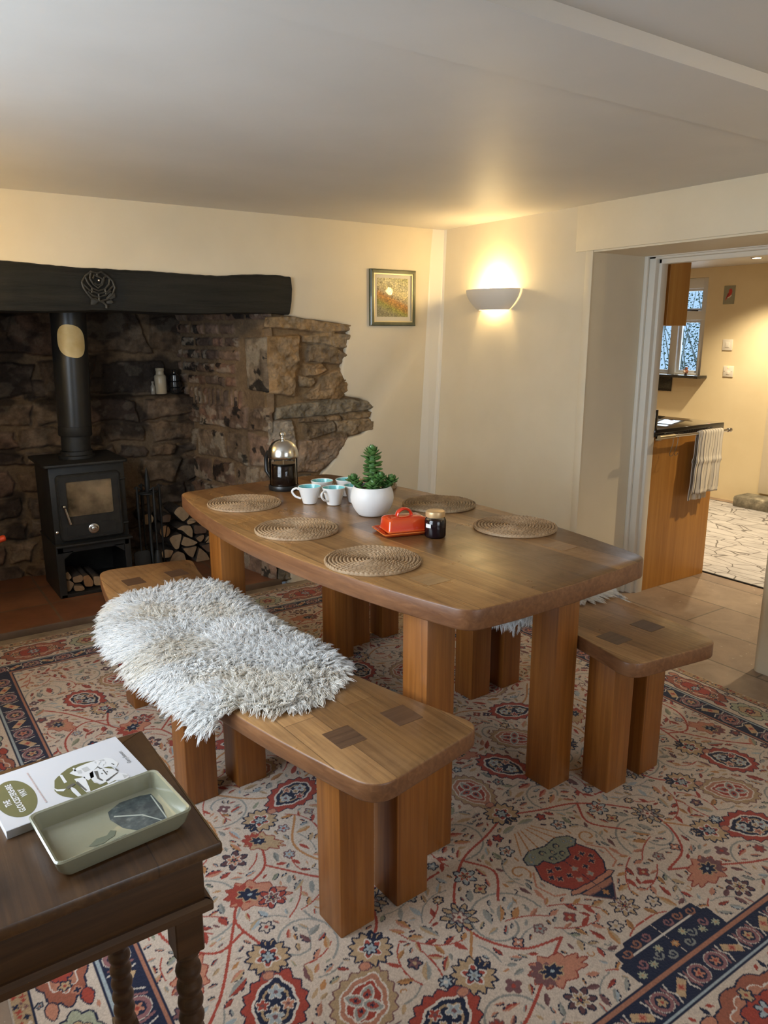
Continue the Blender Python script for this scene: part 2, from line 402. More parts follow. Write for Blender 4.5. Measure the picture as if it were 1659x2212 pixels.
# ------------------------------------------------------------------ fireplace recess: relief stonework
BROWNS = [(0.165, 0.110, 0.070), (0.200, 0.140, 0.092), (0.120, 0.078, 0.050), (0.150, 0.092, 0.062), (0.095, 0.066, 0.048), (0.185, 0.120, 0.072), (0.135, 0.100, 0.075)]
BRICKS = [(0.24, 0.135, 0.09), (0.20, 0.125, 0.085), (0.17, 0.11, 0.08), (0.26, 0.17, 0.12), (0.145, 0.10, 0.075), (0.22, 0.16, 0.12)]
TANS = [(0.265, 0.165, 0.078), (0.255, 0.175, 0.096), (0.19, 0.135, 0.082), (0.27, 0.190, 0.108), (0.185, 0.128, 0.076)]
def relief(name, fpos, W, H, res, stones, mortar, amp=0.016, edge_w=0.013, rough_amp=0.006, soot=0.0, seed=0, warpa=0.012, lime=0.0, tar=0.0, grow=0.0):
    """fpos(u,v,h)->xyz ; stones: list of (polygon, colour, height)"""
    nu = int(W / res) + 1; nv = int(H / res) + 1
    u, v = np.meshgrid(np.linspace(0, W, nu), np.linspace(0, H, nv))
    wu = u + warpa * (fbm(u * 14, v * 14, 3, seed + 1) - 0.45) * 2; wv = v + warpa * (fbm(u * 14 + 40, v * 14, 3, seed + 2) - 0.45) * 2
    fine = fbm(u * 60, v * 60, 4, seed + 3); mid = fbm(u * 18, v * 18, 4, seed + 4)
    h = (mid - 0.45) * 0.008; col = np.zeros(u.shape + (3,)); col[:] = mortar
    col *= (0.8 + 0.45 * fbm(u * 30, v * 30, 3, seed + 5))[..., None]
    for k, (P, c, hh) in enumerate(stones):
        P = np.asarray(P, float); x0, y0 = P.min(0) - 0.03; x1, y1 = P.max(0) + 0.03
        i0 = max(int(x0 / W * (nu - 1)), 0); i1 = min(int(x1 / W * (nu - 1)) + 2, nu); j0 = max(int(y0 / H * (nv - 1)), 0); j1 = min(int(y1 / H * (nv - 1)) + 2, nv)
        if i1 <= i0 or j1 <= j0: continue
        sl = (slice(j0, j1), slice(i0, i1)); d = sdf(P, wu[sl], wv[sl]) + grow
        b = sm(d / edge_w); hs = b * amp * hh + b * ((fine[sl] - 0.45) * rough_amp + (mid[sl] - 0.45) * rough_amp * 2)
        h[sl] = np.where(d > 0, np.maximum(h[sl], hs), h[sl])
        t = sm(d / 0.006)[..., None]
        n1 = fbm(u[sl] * 25 + k * 3.1, v[sl] * 25 + k, 4, seed + 6)[..., None]
        cc = np.array(c) * (0.25 + 1.55 * n1)
        col[sl] = col[sl] * (1 - t) + cc * t
    if soot > 0:
        s = sm((fbm(u * 5, v * 7, 4, seed + 9) - 0.44 + 0.10 * np.clip((v - 0.9) / 0.4, -1, 1)) / 0.12)[..., None] * soot
        col = col * (1 - s) + np.array((0.022, 0.016, 0.013)) * s
    if lime > 0:
        s = sm((fbm(u * 11 + 7, v * 13, 5, seed + 12) - 0.545) / 0.05)[..., None] * lime * (h > amp * .35)[..., None]; col = col * (1 - s) + np.array((0.40, 0.345, 0.26)) * s
    if tar > 0:
        s = sm((fbm(u * 13 + 3, v * 15 + 5, 5, seed + 14) - 0.625) / 0.02)[..., None] * tar * (h > amp * .3)[..., None]; col = col * (1 - s) + np.array((0.008, 0.008, 0.008)) * s
    pos = fpos(u, v, h)
    verts = np.stack([p.ravel() for p in pos], -1)
    return np_mesh(name, verts, gridq(nu, nv), M['stone'], None, col.reshape(-1, 3))
M['stone'] = attr_mat('rubble_stone', 'Col', 0.85, 70, 0.75, 0.008, 0.25, 8)
def courses(W, H, hs, ws, cols, seed, jit=0.25):
    r = random.Random(seed); out = []; z = 0.0
    while z < H:
        hh = r.uniform(*hs); x = -r.uniform(0, ws[1])
        while x < W:
            ww = r.uniform(*ws); g = 0.010; j = lambda a: r.uniform(-a, a) * jit
            a, b, c, d = x + g, x + ww - g, z + g * .8, z + hh - g * .8
            P = [(a + j(hh), c + j(hh * .6)), ((a + b) / 2, c + j(hh * .35)), (b + j(hh), c + j(hh * .6)), (b + j(hh * .5), (c + d) / 2), (b + j(hh), d + j(hh * .6)), ((a + b) / 2, d + j(hh * .35)), (a + j(hh), d + j(hh * .6)), (a + j(hh * .5), (c + d) / 2)]
            if r.random() > 0.06: out.append((P, r.choice(cols), r.uniform(0.6, 1.35)))
            x += ww
        z += hh
    return out
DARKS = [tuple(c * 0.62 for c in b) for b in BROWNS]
bs = courses(2.02, 1.02, (0.085, 0.17), (0.13, 0.36), BROWNS, 3) 
bs = [(P, tuple(np.array(c) * 0.95), h) for P, c, h in bs]
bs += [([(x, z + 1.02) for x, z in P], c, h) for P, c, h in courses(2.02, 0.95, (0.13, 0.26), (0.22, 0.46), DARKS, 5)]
def back_pos(u, v, h):
    ledge = 0.085 * (1 - sm((v - 1.000) / 0.02)) * sm((u - 0.9) / 0.5)
    return (-3.30 + u, 0.87 - h - ledge, v)
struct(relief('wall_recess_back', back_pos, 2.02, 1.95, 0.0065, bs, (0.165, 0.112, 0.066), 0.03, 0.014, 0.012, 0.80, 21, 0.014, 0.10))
# right flank of the recess: bricks above, large blocks below
SL = math.hypot(0.17, 0.87)
ss = courses(SL, 0.86, (0.11, 0.21), (0.18, 0.36), BROWNS[:4] + BRICKS[3:4], 8, 0.2)
zc = 0.87
rr_ = random.Random(4)
for row in range(8):
    hh = 0.072
    if row == 1: hh = 0.12
    x = -rr_.uniform(0, 0.15)
    while x < SL:
        ww = rr_.uniform(0.035, 0.055) if row == 1 else rr_.choice([0.11, 0.19, 0.2, 0.15])
        if x > 0.20 or row > 6:
            g = 0.008; ss.append(([(x + g, zc + g), (x + ww - g, zc + g), (x + ww - g, zc + hh - g), (x + g, zc + hh - g)], rr_.choice(BRICKS), rr_.uniform(.6, 1.1)))
        x += ww
    zc += hh
ss.append(([(0.015, 1.05), (0.19, 1.06), (0.20, 1.34), (0.012, 1.345)], (0.19, 0.145, 0.10), 1.0))
ss.append(([(0.01, 0.915), (0.06, 0.92), (0.06, 0.978), (0.01, 0.98)], (0.25, 0.18, 0.12), 1.0))
ss.append(([(0.075, 0.918), (0.15, 0.922), (0.15, 0.975), (0.075, 0.978)], (0.24, 0.17, 0.12), 1.0))
def flank_pos(u, v, h):
    t = u / SL; rnd = 0.016 * (1 - sm(u / 0.04))
    return (-1.128 - 0.172 * t - h * 0.98 + rnd, 0.004 + 0.87 * t + 0.0 * v - h * 0.19, v)
o = relief('wall_recess_right', lambda u, v, h: flank_pos(u, v, h), SL, 1.95, 0.0055, ss, (0.215, 0.145, 0.085), 0.018, 0.010, 0.007, 0.25, 33, 0.007, 0.5, 0.85); struct(o)
# white distemper and tar left on the flank are flat patches of their own
def splat(seed, cx, cz, sx, sz, n=34):
    r = random.Random(seed); ph = [r.uniform(0, 6.28) for _ in range(6)]
    return [(cx + sx * (1 + sum(0.22 / (k + 1) ** .5 * math.sin((k + 2) * t + ph[k]) for k in range(6))) * math.cos(t), cz + sz * (1 + sum(0.22 / (k + 1) ** .5 * math.cos((k + 2) * t + ph[k]) for k in range(6))) * math.sin(t)) for t in [2 * PI * i / n for i in range(n)]]
# exposed stone face of the right jamb
X0 = -1.150
J = {'a': [[-1.16, 1.443], [-0.992, 1.447], [-0.86, 1.424], [-0.64, 1.402], [-0.65, 1.375], [-0.804, 1.369], [-0.945, 1.376], [-1.079, 1.392], [-1.16, 1.387]],
     'b': [[-1.129, 1.339], [-0.957, 1.343], [-0.964, 1.192], [-0.987, 1.168], [-0.991, 1.034], [-1.124, 1.057], [-1.132, 1.195]],
     'c': [[-0.932, 1.34], [-0.833, 1.36], [-0.645, 1.355], [-0.655, 1.285], [-0.725, 1.281], [-0.806, 1.306], [-0.93, 1.321]],
     'd': [[-0.839, 1.369], [-0.741, 1.367], [-0.753, 1.355], [-0.833, 1.357]],
     'e': [[-0.897, 1.299], [-0.806, 1.301], [-0.704, 1.268], [-0.66, 1.236], [-0.69, 1.196], [-0.836, 1.208], [-0.904, 1.219]],
     'f': [[-0.916, 1.2], [-0.822, 1.198], [-0.791, 1.163], [-0.838, 1.144], [-0.918, 1.142]],
     'g': [[-0.957, 1.133], [-0.873, 1.125], [-0.867, 1.103], [-0.902, 1.077], [-0.953, 1.084]],
     'h': [[-0.809, 1.133], [-0.68, 1.176], [-0.67, 1.046], [-0.70, 1.004], [-0.912, 1.013], [-0.926, 1.031], [-0.868, 1.071]],
     'i': [[-1.094, 0.973], [-0.984, 0.987], [-0.753, 1.0], [-0.50, 0.985], [-0.49, 0.947], [-0.602, 0.931], [-0.813, 0.922], [-0.986, 0.915], [-1.102, 0.917]],
     'j': [[-0.944, 0.907], [-0.814, 0.912], [-0.802, 0.891], [-0.958, 0.891]], 'k': [[-0.796, 0.906], [-0.709, 0.911], [-0.701, 0.884], [-0.79, 0.89]],
     'l': [[-0.694, 0.915], [-0.49, 0.926], [-0.49, 0.895], [-0.679, 0.888]], 'm': [[-0.93, 0.874], [-0.755, 0.878], [-0.744, 0.825], [-0.816, 0.815], [-0.918, 0.792], [-0.937, 0.831]],
     'n': [[-0.737, 0.876], [-0.49, 0.884], [-0.50, 0.825], [-0.634, 0.801], [-0.726, 0.824]], 'o': [[-0.756, 0.813], [-0.665, 0.809], [-0.672, 0.786], [-0.751, 0.784]],
     'p': [[-0.961, 0.782], [-0.846, 0.786], [-0.67, 0.782], [-0.714, 0.712], [-0.80, 0.641], [-0.869, 0.607], [-0.994, 0.624], [-0.978, 0.707]],
     'q': [[-1.16, 0.906], [-1.009, 0.894], [-0.989, 0.797], [-0.991, 0.734], [-1.129, 0.758], [-1.16, 0.802]], 'r': [[-1.16, 0.728], [-1.02, 0.711], [-1.009, 0.62], [-1.16, 0.64]],
     's': [[-1.11, 0.60], [-0.90, 0.59], [-0.93, 0.44], [-1.12, 0.42]], 't': [[-1.13, 0.40], [-0.96, 0.42], [-1.0, 0.25], [-1.13, 0.24]], 'u': [[-1.13, 0.22], [-1.0, 0.23], [-1.03, 0.02], [-1.13, 0.02]]}
JC = {'a': 1, 'b': 0, 'c': 3, 'e': 2, 'h': 0, 'i': 5, 'p': 6, 'q': 7, 'r': 8, 's': 5, 't': 5, 'u': 5}
PAL = TANS + [(0.20, 0.165, 0.115), (0.27, 0.185, 0.12), (0.36, 0.30, 0.23), (0.10, 0.085, 0.065)]
js = []
for k, (n_, P) in enumerate(J.items()): js.append(([(x - X0, z) for x, z in P], PAL[JC.get(n_, k % 5)], 1.15 if n_ in 'ab' else 0.9))
def jamb_pos(u, v, h): 
    r = 0.020 * (1 - sm((u - 0.016) / 0.035))
    return (X0 + u, 0.023 - h + r, v)
struct(relief('wall_recess_front', jamb_pos, 0.72, 1.48, 0.004, js, (0.235, 0.150, 0.075), 0.032, 0.011, 0.020, 0.0, 55, 0.009, 0.2, 0.0, 0.009))
# chimney throat and left flank
SOOT = noisy('sooty_stone', [(0.3, (0.02, 0.015, 0.012)), (0.7, (0.07, 0.05, 0.035))], 8, 0.9, 0.5, 0.01)
mb = MB(); mb.box(-3.32, -3.30, 0.0, 0.9, 0, 1.95); struct(mb.build('wall_recess_left', SOOT))
mb = MB(); mb.box(-3.32, -1.10, 0.25, 0.90, 1.935, 1.98); struct(mb.build('ceiling_recess', SOOT))
mb = MB(); mb.box(-3.32, -1.10, 0.245, 0.27, 1.60, 1.94); struct(mb.build('wall_recess_lintel', SOOT))
# quarry-tiled hearth and its stone kerb
def tile_mat():
    m, nt, b = new_mat('quarry_tiles'); v = coords(nt)
    br = nt.nodes.new('ShaderNodeTexBrick'); br.inputs['Scale'].default_value = 1.0; br.offset = 0.0
    br.inputs['Brick Width'].default_value = 0.30; br.inputs['Row Height'].default_value = 0.30; br.inputs['Mortar Size'].default_value = 0.006
    br.inputs['Color1'].default_value = (0.155, 0.062, 0.030, 1); br.inputs['Color2'].default_value = (0.22, 0.095, 0.046, 1); br.inputs['Mortar'].default_value = (0.13, 0.085, 0.055, 1)
    mp = nt.nodes.new('ShaderNodeMapping'); mp.inputs['Location'].default_value = (0.155, 0.0, 0); nt.links.new(v, mp.inputs['Vector']); nt.links.new(mp.outputs[0], br.inputs['Vector'])
    f = noise(nt, v, 9, 5)
    nt.links.new(mix(nt, 0.6, br.outputs['Color'], ramp(nt, f, [(0.3, (0.6, 0.6, 0.6)), (0.7, (1.25, 1.2, 1.15))]), 'MULTIPLY'), b.inputs['Base Color'])
    b.inputs['Roughness'].default_value = 0.5; bump(nt, b, f, 0.2, 0.004); return m
mb = MB(); mb.box(-3.30, -1.10, 0.0, 0.90, -0.02, 0.03, 0.006); o = mb.build('hearth', tile_mat()); struct(o)
mb = MB(); mb.box(-3.30, -0.60, -0.065, 0.0, -0.02, -0.003, 0.003)
o = mb.build('hearth_kerb', noisy('kerb_stone', [(0.3, (0.16, 0.115, 0.075)), (0.7, (0.30, 0.235, 0.165))], 12, 0.8, 0.4, 0.006)); struct(o)

# mantel beam
def interp(x, T): return float(np.interp(x, [t[0] for t in T], [t[1] for t in T]))
TOPZ = [(-3.4, 1.69), (-2.7, 1.672), (-2.358, 1.657), (-2.086, 1.643), (-1.723, 1.639), (-1.408, 1.631), (-1.238, 1.645), (-1.085, 1.648), (-1.012, 1.642)]
mb = MB(); rings = []
r1 = random.Random(2)
for k, x in enumerate(np.linspace(-3.4, -1.012, 90)):
    zt = interp(x, TOPZ) + r1.uniform(-.0015, .0015); zb = 1.455 + 0.004 * math.sin(x * 9) + r1.uniform(-.001, .001); yf = -0.036 + 0.006 * math.sin(x * 5.3) + r1.uniform(-.001, .001)
    e = (x + 1.012); rings.append([(x + (0 if e < -.02 else 0.010 * math.sin(PI * max(0, min(1, (z - zb) / (zt - zb)))) - 0.012 * (1 - (z - zb) / (zt - zb))), y, z) for y, z in
        ((0.24, zb), (0.24, zt), (yf + .014, zt), (yf + .003, zt - .004), (yf + .000, zt - .013), (yf - .003, (zt * 2 + zb) / 3), (yf, (zt + 2 * zb) / 3), (yf + .001, zb + .012), (yf + .004, zb + .003), (yf + .014, zb))])
mb.rings(rings)
def beam_mat():
    m, nt, b = new_mat('black_painted_beam'); v = coords(nt, (2.2, 26, 26)); f = noise(nt, v, 1.0, 6, 0.6, 0.4)
    nt.links.new(ramp(nt, f, [(0.30, (0.005, 0.005, 0.004)), (0.42, (0.011, 0.0105, 0.008)), (0.7, (0.019, 0.018, 0.014))]), b.inputs['Base Color'])
    b.inputs['Roughness'].default_value = 0.68; b.inputs['Specular IOR Level'].default_value = 0.3; bump(nt, b, f, 0.8, 0.010); return m
tag(mb.build('mantel_beam', beam_mat(), ang=24), 'long black-painted oak beam spanning the top of the stone fireplace', 'beam')

# ------------------------------------------------------------------ patterned rug (knot colours woven into a fine mesh)
RES = 0.0026; AM, BM = 1.29, 1.556; XC, YC = -1.52, -1.62
na = int(AM / RES) + 1; nb = int(BM / RES) + 1
qa, qb = np.meshgrid(np.arange(na) * RES, np.arange(nb) * RES)
IV = np.array((0.56, 0.455, 0.365)); NAVY = np.array((0.016, 0.020, 0.045)); RED = np.array((0.33, 0.054, 0.035)); SAL = np.array((0.47, 0.20, 0.125))
TAN = np.array((0.44, 0.295, 0.165)); GREY = np.array((0.28, 0.275, 0.245)); PLUM = np.array((0.17, 0.075, 0.075)); LBL = np.array((0.33, 0.37, 0.38)); GRN = np.array((0.26, 0.26, 0.18)); ORA = np.array((0.43, 0.20, 0.075)); WHT = np.array((0.62, 0.54, 0.46))
Q = np.empty((nb, na, 3)); Q[:] = IV; FREE = np.ones((nb, na), bool)
def box_(x0, x1, y0, y1):
    i0 = max(int(x0 / RES) - 1, 0); i1 = min(int(x1 / RES) + 2, na); j0 = max(int(y0 / RES) - 1, 0); j1 = min(int(y1 / RES) + 2, nb)
    return slice(j0, max(j1, j0)), slice(i0, max(i1, i0))
def inside(P, x, y):
    ins = np.zeros(x.shape, bool)
    for i in range(len(P)):
        a = P[i - 1]; b = P[i]
        if a[1] == b[1]: continue
        ins ^= ((a[1] > y) != (b[1] > y)) & (x < (b[0] - a[0]) * (y - a[1]) / (b[1] - a[1]) + a[0])
    return ins
def fill(P, col, out=None, ow=0.004):
    P = np.asarray(P, float); m = ow + 0.003
    sl = box_(P[:, 0].min() - m, P[:, 0].max() + m, P[:, 1].min() - m, P[:, 1].max() + m)
    x, y = qa[sl], qb[sl]
    if x.size == 0: return
    if out is not None:
        d = sdf(P, x, y); Q[sl][d > -ow] = out; Q[sl][d > 0] = col; FREE[sl][d > -ow] = False
    else:
        i = inside(P, x, y); Q[sl][i] = col; FREE[sl][i] = False
def stroke(pts, wd, col):
    pts = np.asarray(pts, float)
    for k in range(len(pts) - 1):
        a, b = pts[k], pts[k + 1]
        sl = box_(min(a[0], b[0]) - wd, max(a[0], b[0]) + wd, min(a[1], b[1]) - wd, max(a[1], b[1]) + wd)
        x, y = qa[sl], qb[sl]
        if x.size == 0: continue
        e = b - a; L = max(e @ e, 1e-12); t = np.clip(((x - a[0]) * e[0] + (y - a[1]) * e[1]) / L, 0, 1)
        i = np.hypot(x - a[0] - t * e[0], y - a[1] - t * e[1]) < wd / 2
        Q[sl][i] = col; FREE[sl][i] = False
def frame(c, ang):
    ca, sa = math.cos(ang), math.sin(ang)
    return lambda s, t: (c[0] + s * ca - t * sa, c[1] + s * sa + t * ca)
def polar(c, ang, fr, n=72): 
    F = frame(c, ang); return [F(fr(t)[0], fr(t)[1]) for t in [2 * PI * k / n for k in range(n)]]
def tri(x): return abs((x / PI) % 2 - 1) * 2 - 1
def tear(L, W, tip=0.3, teeth=0, amp=0.08):
    def f(t):
        k = 1 + (amp * tri(t * teeth) if teeth else 0); s = L * math.cos(t) + tip * L * max(0, math.cos(t)) ** 7
        return s * k, W * math.sin(t) * k
    return f
def lobed(L, W, n=8, amp=0.10, tip=0.25):
    def f(t):
        k = 1 - amp + amp * abs(math.cos(n * t / 2)); return (L * math.cos(t) + tip * L * max(0, math.cos(t)) ** 7) * k, W * math.sin(t) * k
    return f
def flower(c, r, n, col, out=NAVY, mid=None, a0=0.0, ow=0.0035):
    fill(polar(c, a0, lambda t: (r * (0.74 + 0.26 * math.cos(n * t)) * math.cos(t), r * (0.74 + 0.26 * math.cos(n * t)) * math.sin(t)), 48), col, out, ow)
    if mid is not None: fill(ell(c[0], c[1], r * .3, r * .3, 10), mid)
def rosette(c, r, ang=0.0):
    fill(polar(c, ang, lambda t: (r * (1 + .16 * tri(t * 13)) * math.cos(t), r * (1 + .16 * tri(t * 13)) * math.sin(t)), 104), TAN, NAVY, 0.004)
    F = frame(c, ang)
    for k in (-1, 0, 1):
        p = F(-r * .95, k * r * .32); q = F(-r * .55, k * r * .2); stroke([p, q], 0.010, NAVY)
    flower(c, r * .62, 5, RED, WHT, None, ang); flower(c, r * .36, 6, LBL, NAVY, GREY, ang)
    p = F(r * 1.18, 0); fill(ell(p[0], p[1], .012, .010, 12), SAL, PLUM, .003)
def palmette(c, ang, L, W, kind):
    F = frame(c, ang)
    if kind == 'navy':
        fill(polar(c, ang, tear(L, W, .30, 15, .085), 150), RED, NAVY, .003); fill(polar(c, ang, lobed(L * .80, W * .76, 8, .10)), WHT)
        fill(polar(c, ang, lobed(L * .72, W * .67, 8, .10)), NAVY)
        fill(polar(c, ang, lobed(L * .57, W * .52, 8, .13)), TAN * .9); fill(polar(c, ang, lobed(L * .50, W * .44, 8, .14)), NAVY)
        for s, t, r, col in ((.42, .0, .21, LBL), (-.36, 0, .22, LBL), (.02, .27, .17, RED), (.02, -.27, .17, SAL), (-.12, 0, .11, TAN)):
            p = F(s * L, t * W * 1.5); flower(p, r * W * 1.3, 5, col, WHT, PLUM, ang, .002)
    else:
        fill(polar(c, ang, tear(L, W, .22, 17, .075), 170), TAN * .85, PLUM, .003); fill(polar(c, ang, lobed(L * .84, W * .82, 8, .08)), WHT); fill(polar(c, ang, lobed(L * .79, W * .76, 8, .08)), SAL * .85)
        fill(polar(c, ang, lobed(L * .64, W * .62, 8, .10)), WHT); fill(polar(c, ang, lobed(L * .59, W * .56, 8, .10)), RED * .95)
        for s, t, a in ((.27, 0, 0), (-.27, 0, PI), (0, .27, PI / 2), (0, -.27, -PI / 2)):
            p = F(s * L, t * W); fill(polar(p, ang + a, tear(L * .24, W * .19, .3), 30), GREY, WHT, .003); fill(polar(p, ang + a, tear(L * .15, W * .11, .3), 24), RED); flower(p, W * .09, 5, NAVY, None if False else RED, None, ang)
def arrow(c, ang, L, colA=SAL, colB=PLUM):
    F = frame(c, ang); n = 60
    def f(t):
        s = math.cos(t); k = 1 + .16 * tri(t * 11); return L * (s * .75 + (.45 * s if s > 0 else 0)) * k, L * .60 * math.sin(t) * (1 - .35 * max(0, s)) * k
    fill(polar(c, ang, f, 132), colA, RED * .8, .003)
    fill(polar(F(-L * .35, 0), ang, lambda t: (L * .42 * math.cos(t) * (1 + .2 * tri(t * 9)), L * .48 * math.sin(t) * (1 + .2 * tri(t * 9))), 90), colB)
    fill(polar(F(-L * .05, 0), ang, lambda t: (L * .34 * math.cos(t) * (1 + .3 * tri(t * 7)), L * .24 * math.sin(t) * (1 + .3 * tri(t * 7))), 70), NAVY, TAN, .003)
    fill(ell(*F(-L * .02, 0), L * .08, L * .06, 10), LBL)
def leaf(p, ang, L, W, col, col2=None, dash=False):
    F = frame(p, ang); up = [F(L * k / 7, W * math.sin(PI * (k / 7) ** .8) * (1 + .18 * (k % 2))) for k in range(8)]; dn = [F(L * k / 7, -W * math.sin(PI * (k / 7) ** .8)) for k in range(7, -1, -1)]
    fill(up + dn, col)
    if col2 is not None: fill([F(0, 0)] + dn[::-1][1:-1] + [F(L, 0)], col2)
    if dash:
        for k in range(1, 6, 2): stroke([F(L * (k / 7), W * 1.25 * math.sin(PI * k / 7)), F(L * (k + .8) / 7, W * 1.25 * math.sin(PI * (k + .8) / 7))], .0036, NAVY)
def curve(pts, n=10):
    pts = [np.array(p, float) for p in pts]; P = [2 * pts[0] - pts[1]] + pts + [2 * pts[-1] - pts[-2]]; out = []
    for i in range(1, len(P) - 2):
        for k in range(n):
            t = k / n; out.append(.5 * (2 * P[i] + (P[i + 1] - P[i - 1]) * t + (2 * P[i - 1] - 5 * P[i] + 4 * P[i + 1] - P[i + 2]) * t * t + (3 * P[i] - P[i - 1] - 3 * P[i + 1] + P[i + 2]) * t ** 3))
    out.append(pts[-1]); return out
def spiral(c, r0, r1, a0, a1, n=30): return [(c[0] + (r0 + (r1 - r0) * k / n) * math.cos(a0 + (a1 - a0) * k / n), c[1] + (r0 + (r1 - r0) * k / n) * math.sin(a0 + (a1 - a0) * k / n)) for k in range(n + 1)]
q = random.Random(5)
# stems and scrolls of the field
VINES = [[(0, .62), (.10, .66), (.22, .70), (.33, .80), (.36, .90), (.30, 1.0), (.20, 1.03)], [(.36, .90), (.42, .97), (.43, 1.0)], [(.57, .25), (.62, .30), (.66, .42), (.73, .47), (.80, .55), (.78, .66)], [(.66, .42), (.58, .52), (.50, .62), (.52, .74), (.58, .80)],
         [(.17, .40), (.27, .52), (.38, .58), (.50, .52), (.56, .40), (.50, .28)], [(.50, .62), (.40, .70), (.30, .70)], [(.73, .30), (.86, .26), (.95, .36), (.96, .52), (.88, .62), (.80, .60)], [(.73, .30), (.72, .16), (.80, .06), (.92, .03)], [(.2, 1.03), (.32, 1.09), (.42, 1.14), (.55, 1.18)],
         [(.8, .55), (.9, .72), (.97, .80)], [(.45, .18), (.56, .14), (.66, .05)], [(.22, .70), (.18, .78), (.24, .86)], [(0, .20), (.10, .22), (.17, .30)], [(.0, .30), (.12, .16), (.26, .08), (.38, .12)]]
SCR = [((.52, .62), .13, .05, 0, 5.5), ((.86, .46), .12, .04, 1.5, 7.5), ((.28, .92), .11, .03, 3, 9), ((.88, .20), .11, .04, 4, 9.5), ((.36, .50), .10, .03, 2, 8), ((.66, .13), .10, .03, 0, 6), ((.18, .62), .09, .03, 1, 7), ((.70, .70), .09, .03, 2, 8), ((.45, 1.13), .08, .02, 3, 9), ((.93, .95), .08, .02, 0, 6), ((.78, 1.02), .09, .02, 1, 7), ((.12, .10), .08, .02, 0, 6), ((.30, .25), .08, .02, 0, 6)]
for k, sc_ in enumerate(SCR): stroke(spiral(*sc_), .0052, GREY if k % 2 else GREY * .9)
for k, vn in enumerate(VINES): stroke(curve(vn), .0068, (RED * 1.1 if k % 3 != 1 else ORA))
def toward(c, p): return math.atan2(p[1] - c[1], p[0] - c[0])
cor = (1.04, 1.235)
for c, kd in (((.824, .819), 'navy'), ((.668, .918), 'pink'), ((.556, 1.050), 'navy')): palmette(c, toward(cor, c), .078, .066, kd)
for c, kd in (((.452, .178), 'navy'), ((.325, .325), 'pink'), ((.172, .428), 'navy'), ((0, .475), 'pink')): palmette(c, toward((0, 0), c), .082, .062, kd)
palmette((.50, -.0), 0, .07, .06, 'pink')
for c, o_ in (((.782, .697), cor), ((.579, .806), cor), ((.434, .995), cor), ((0, .612), (0, 0)), ((.592, .243), (0, 0)), ((.24, .55), (0, 0)), ((.44, .44), (0, 0))): rosette(c, .043, toward(c, o_))
arrow((.285, 1.085), PI * .75 + .6, .066); arrow((.632, .324), 2.3, .055, TAN, RED); arrow((.735, .497), 2.6, .075, SAL, RED); arrow((.95, .66), 4.2, .06); arrow((.10, .30), .6, .05)
def bloom(c, r, n, col, mid, a=0.0):
    flower(c, r, n, col, NAVY, None, a, .0035); flower(c, r * .58, n, mid, WHT * .9, None, a + .3, .0025); flower(c, r * .28, 5, NAVY, TAN, RED, a, .002)
bloom((.293, 1.170), .034, 7, PLUM * .7, TAN); bloom((.694, .537), .035, 6, RED, PLUM); bloom((.72, .358), .036, 6, PLUM * .6, SAL); bloom((.254, .749), .030, 6, LBL, RED)
for c in ((.354, .848), (.90, .36), (.5, .68)): 
    flower(c, .046, 9, TAN, NAVY, None, .2); flower(c, .030, 7, GREY, NAVY, None, .1, .003); flower(c, .017, 5, IV, PLUM, RED)
bloom((0, 1.048), .034, 8, TAN, PLUM); bloom((.10, .74), .020, 5, LBL, RED)
# vase on the long axis
fill([(.0, .79), (.045, .79), (.075, .82), (.098, .87), (.085, .91), (.055, .945), (.0, .95)], RED * .92, NAVY, .004)
fill([(.0, .785), (.05, .775), (.085, .79), (.09, .81), (.07, .825), (.045, .82), (.03, .845), (0, .85)], GRN * .85, NAVY, .004)
for sp_ in ((.0, .812), (.028, .80), (.058, .797), (.075, .808), (.02, .83)): stroke(spiral(sp_, .011, .003, 1 + sp_[0] * 60, 7 + sp_[0] * 60, 14), .0042, NAVY if sp_[0] < .05 else LBL * .6); flower(sp_, .004, 4, TAN, GRN * .6, None, 0, .0015)
for a_, b_ in ((.0, .89), (.03, .90), (.06, .86), (.035, .865), (.06, .895), (.02, .925), (.075, .88)): flower((a_, b_), .009, 4, NAVY if (a_ > .02) else GREY, SAL, None, .3, .002)
fill([(0, .948), (.07, .943), (.078, .952), (.06, .957), (0, .962)], SAL, NAVY, .003); fill([(0, .964), (.055, .962), (.042, .978), (0, .98)], SAL * .8, NAVY, .003)
fill([(0, .982), (.04, .980), (.0, 1.022)], NAVY, PLUM, .003); flower((0, .992), .011, 5, ORA, NAVY, None)
for a_ in (.02, .05, .08): stroke([(a_ * .4, .70), (a_, .775)], .004, ORA)
stroke(spiral((.13, .82), .03, .008, 2, 8), .005, ORA); stroke([(.10, .84), (.13, .88), (.115, .93), (.09, .94)], .005, SAL)
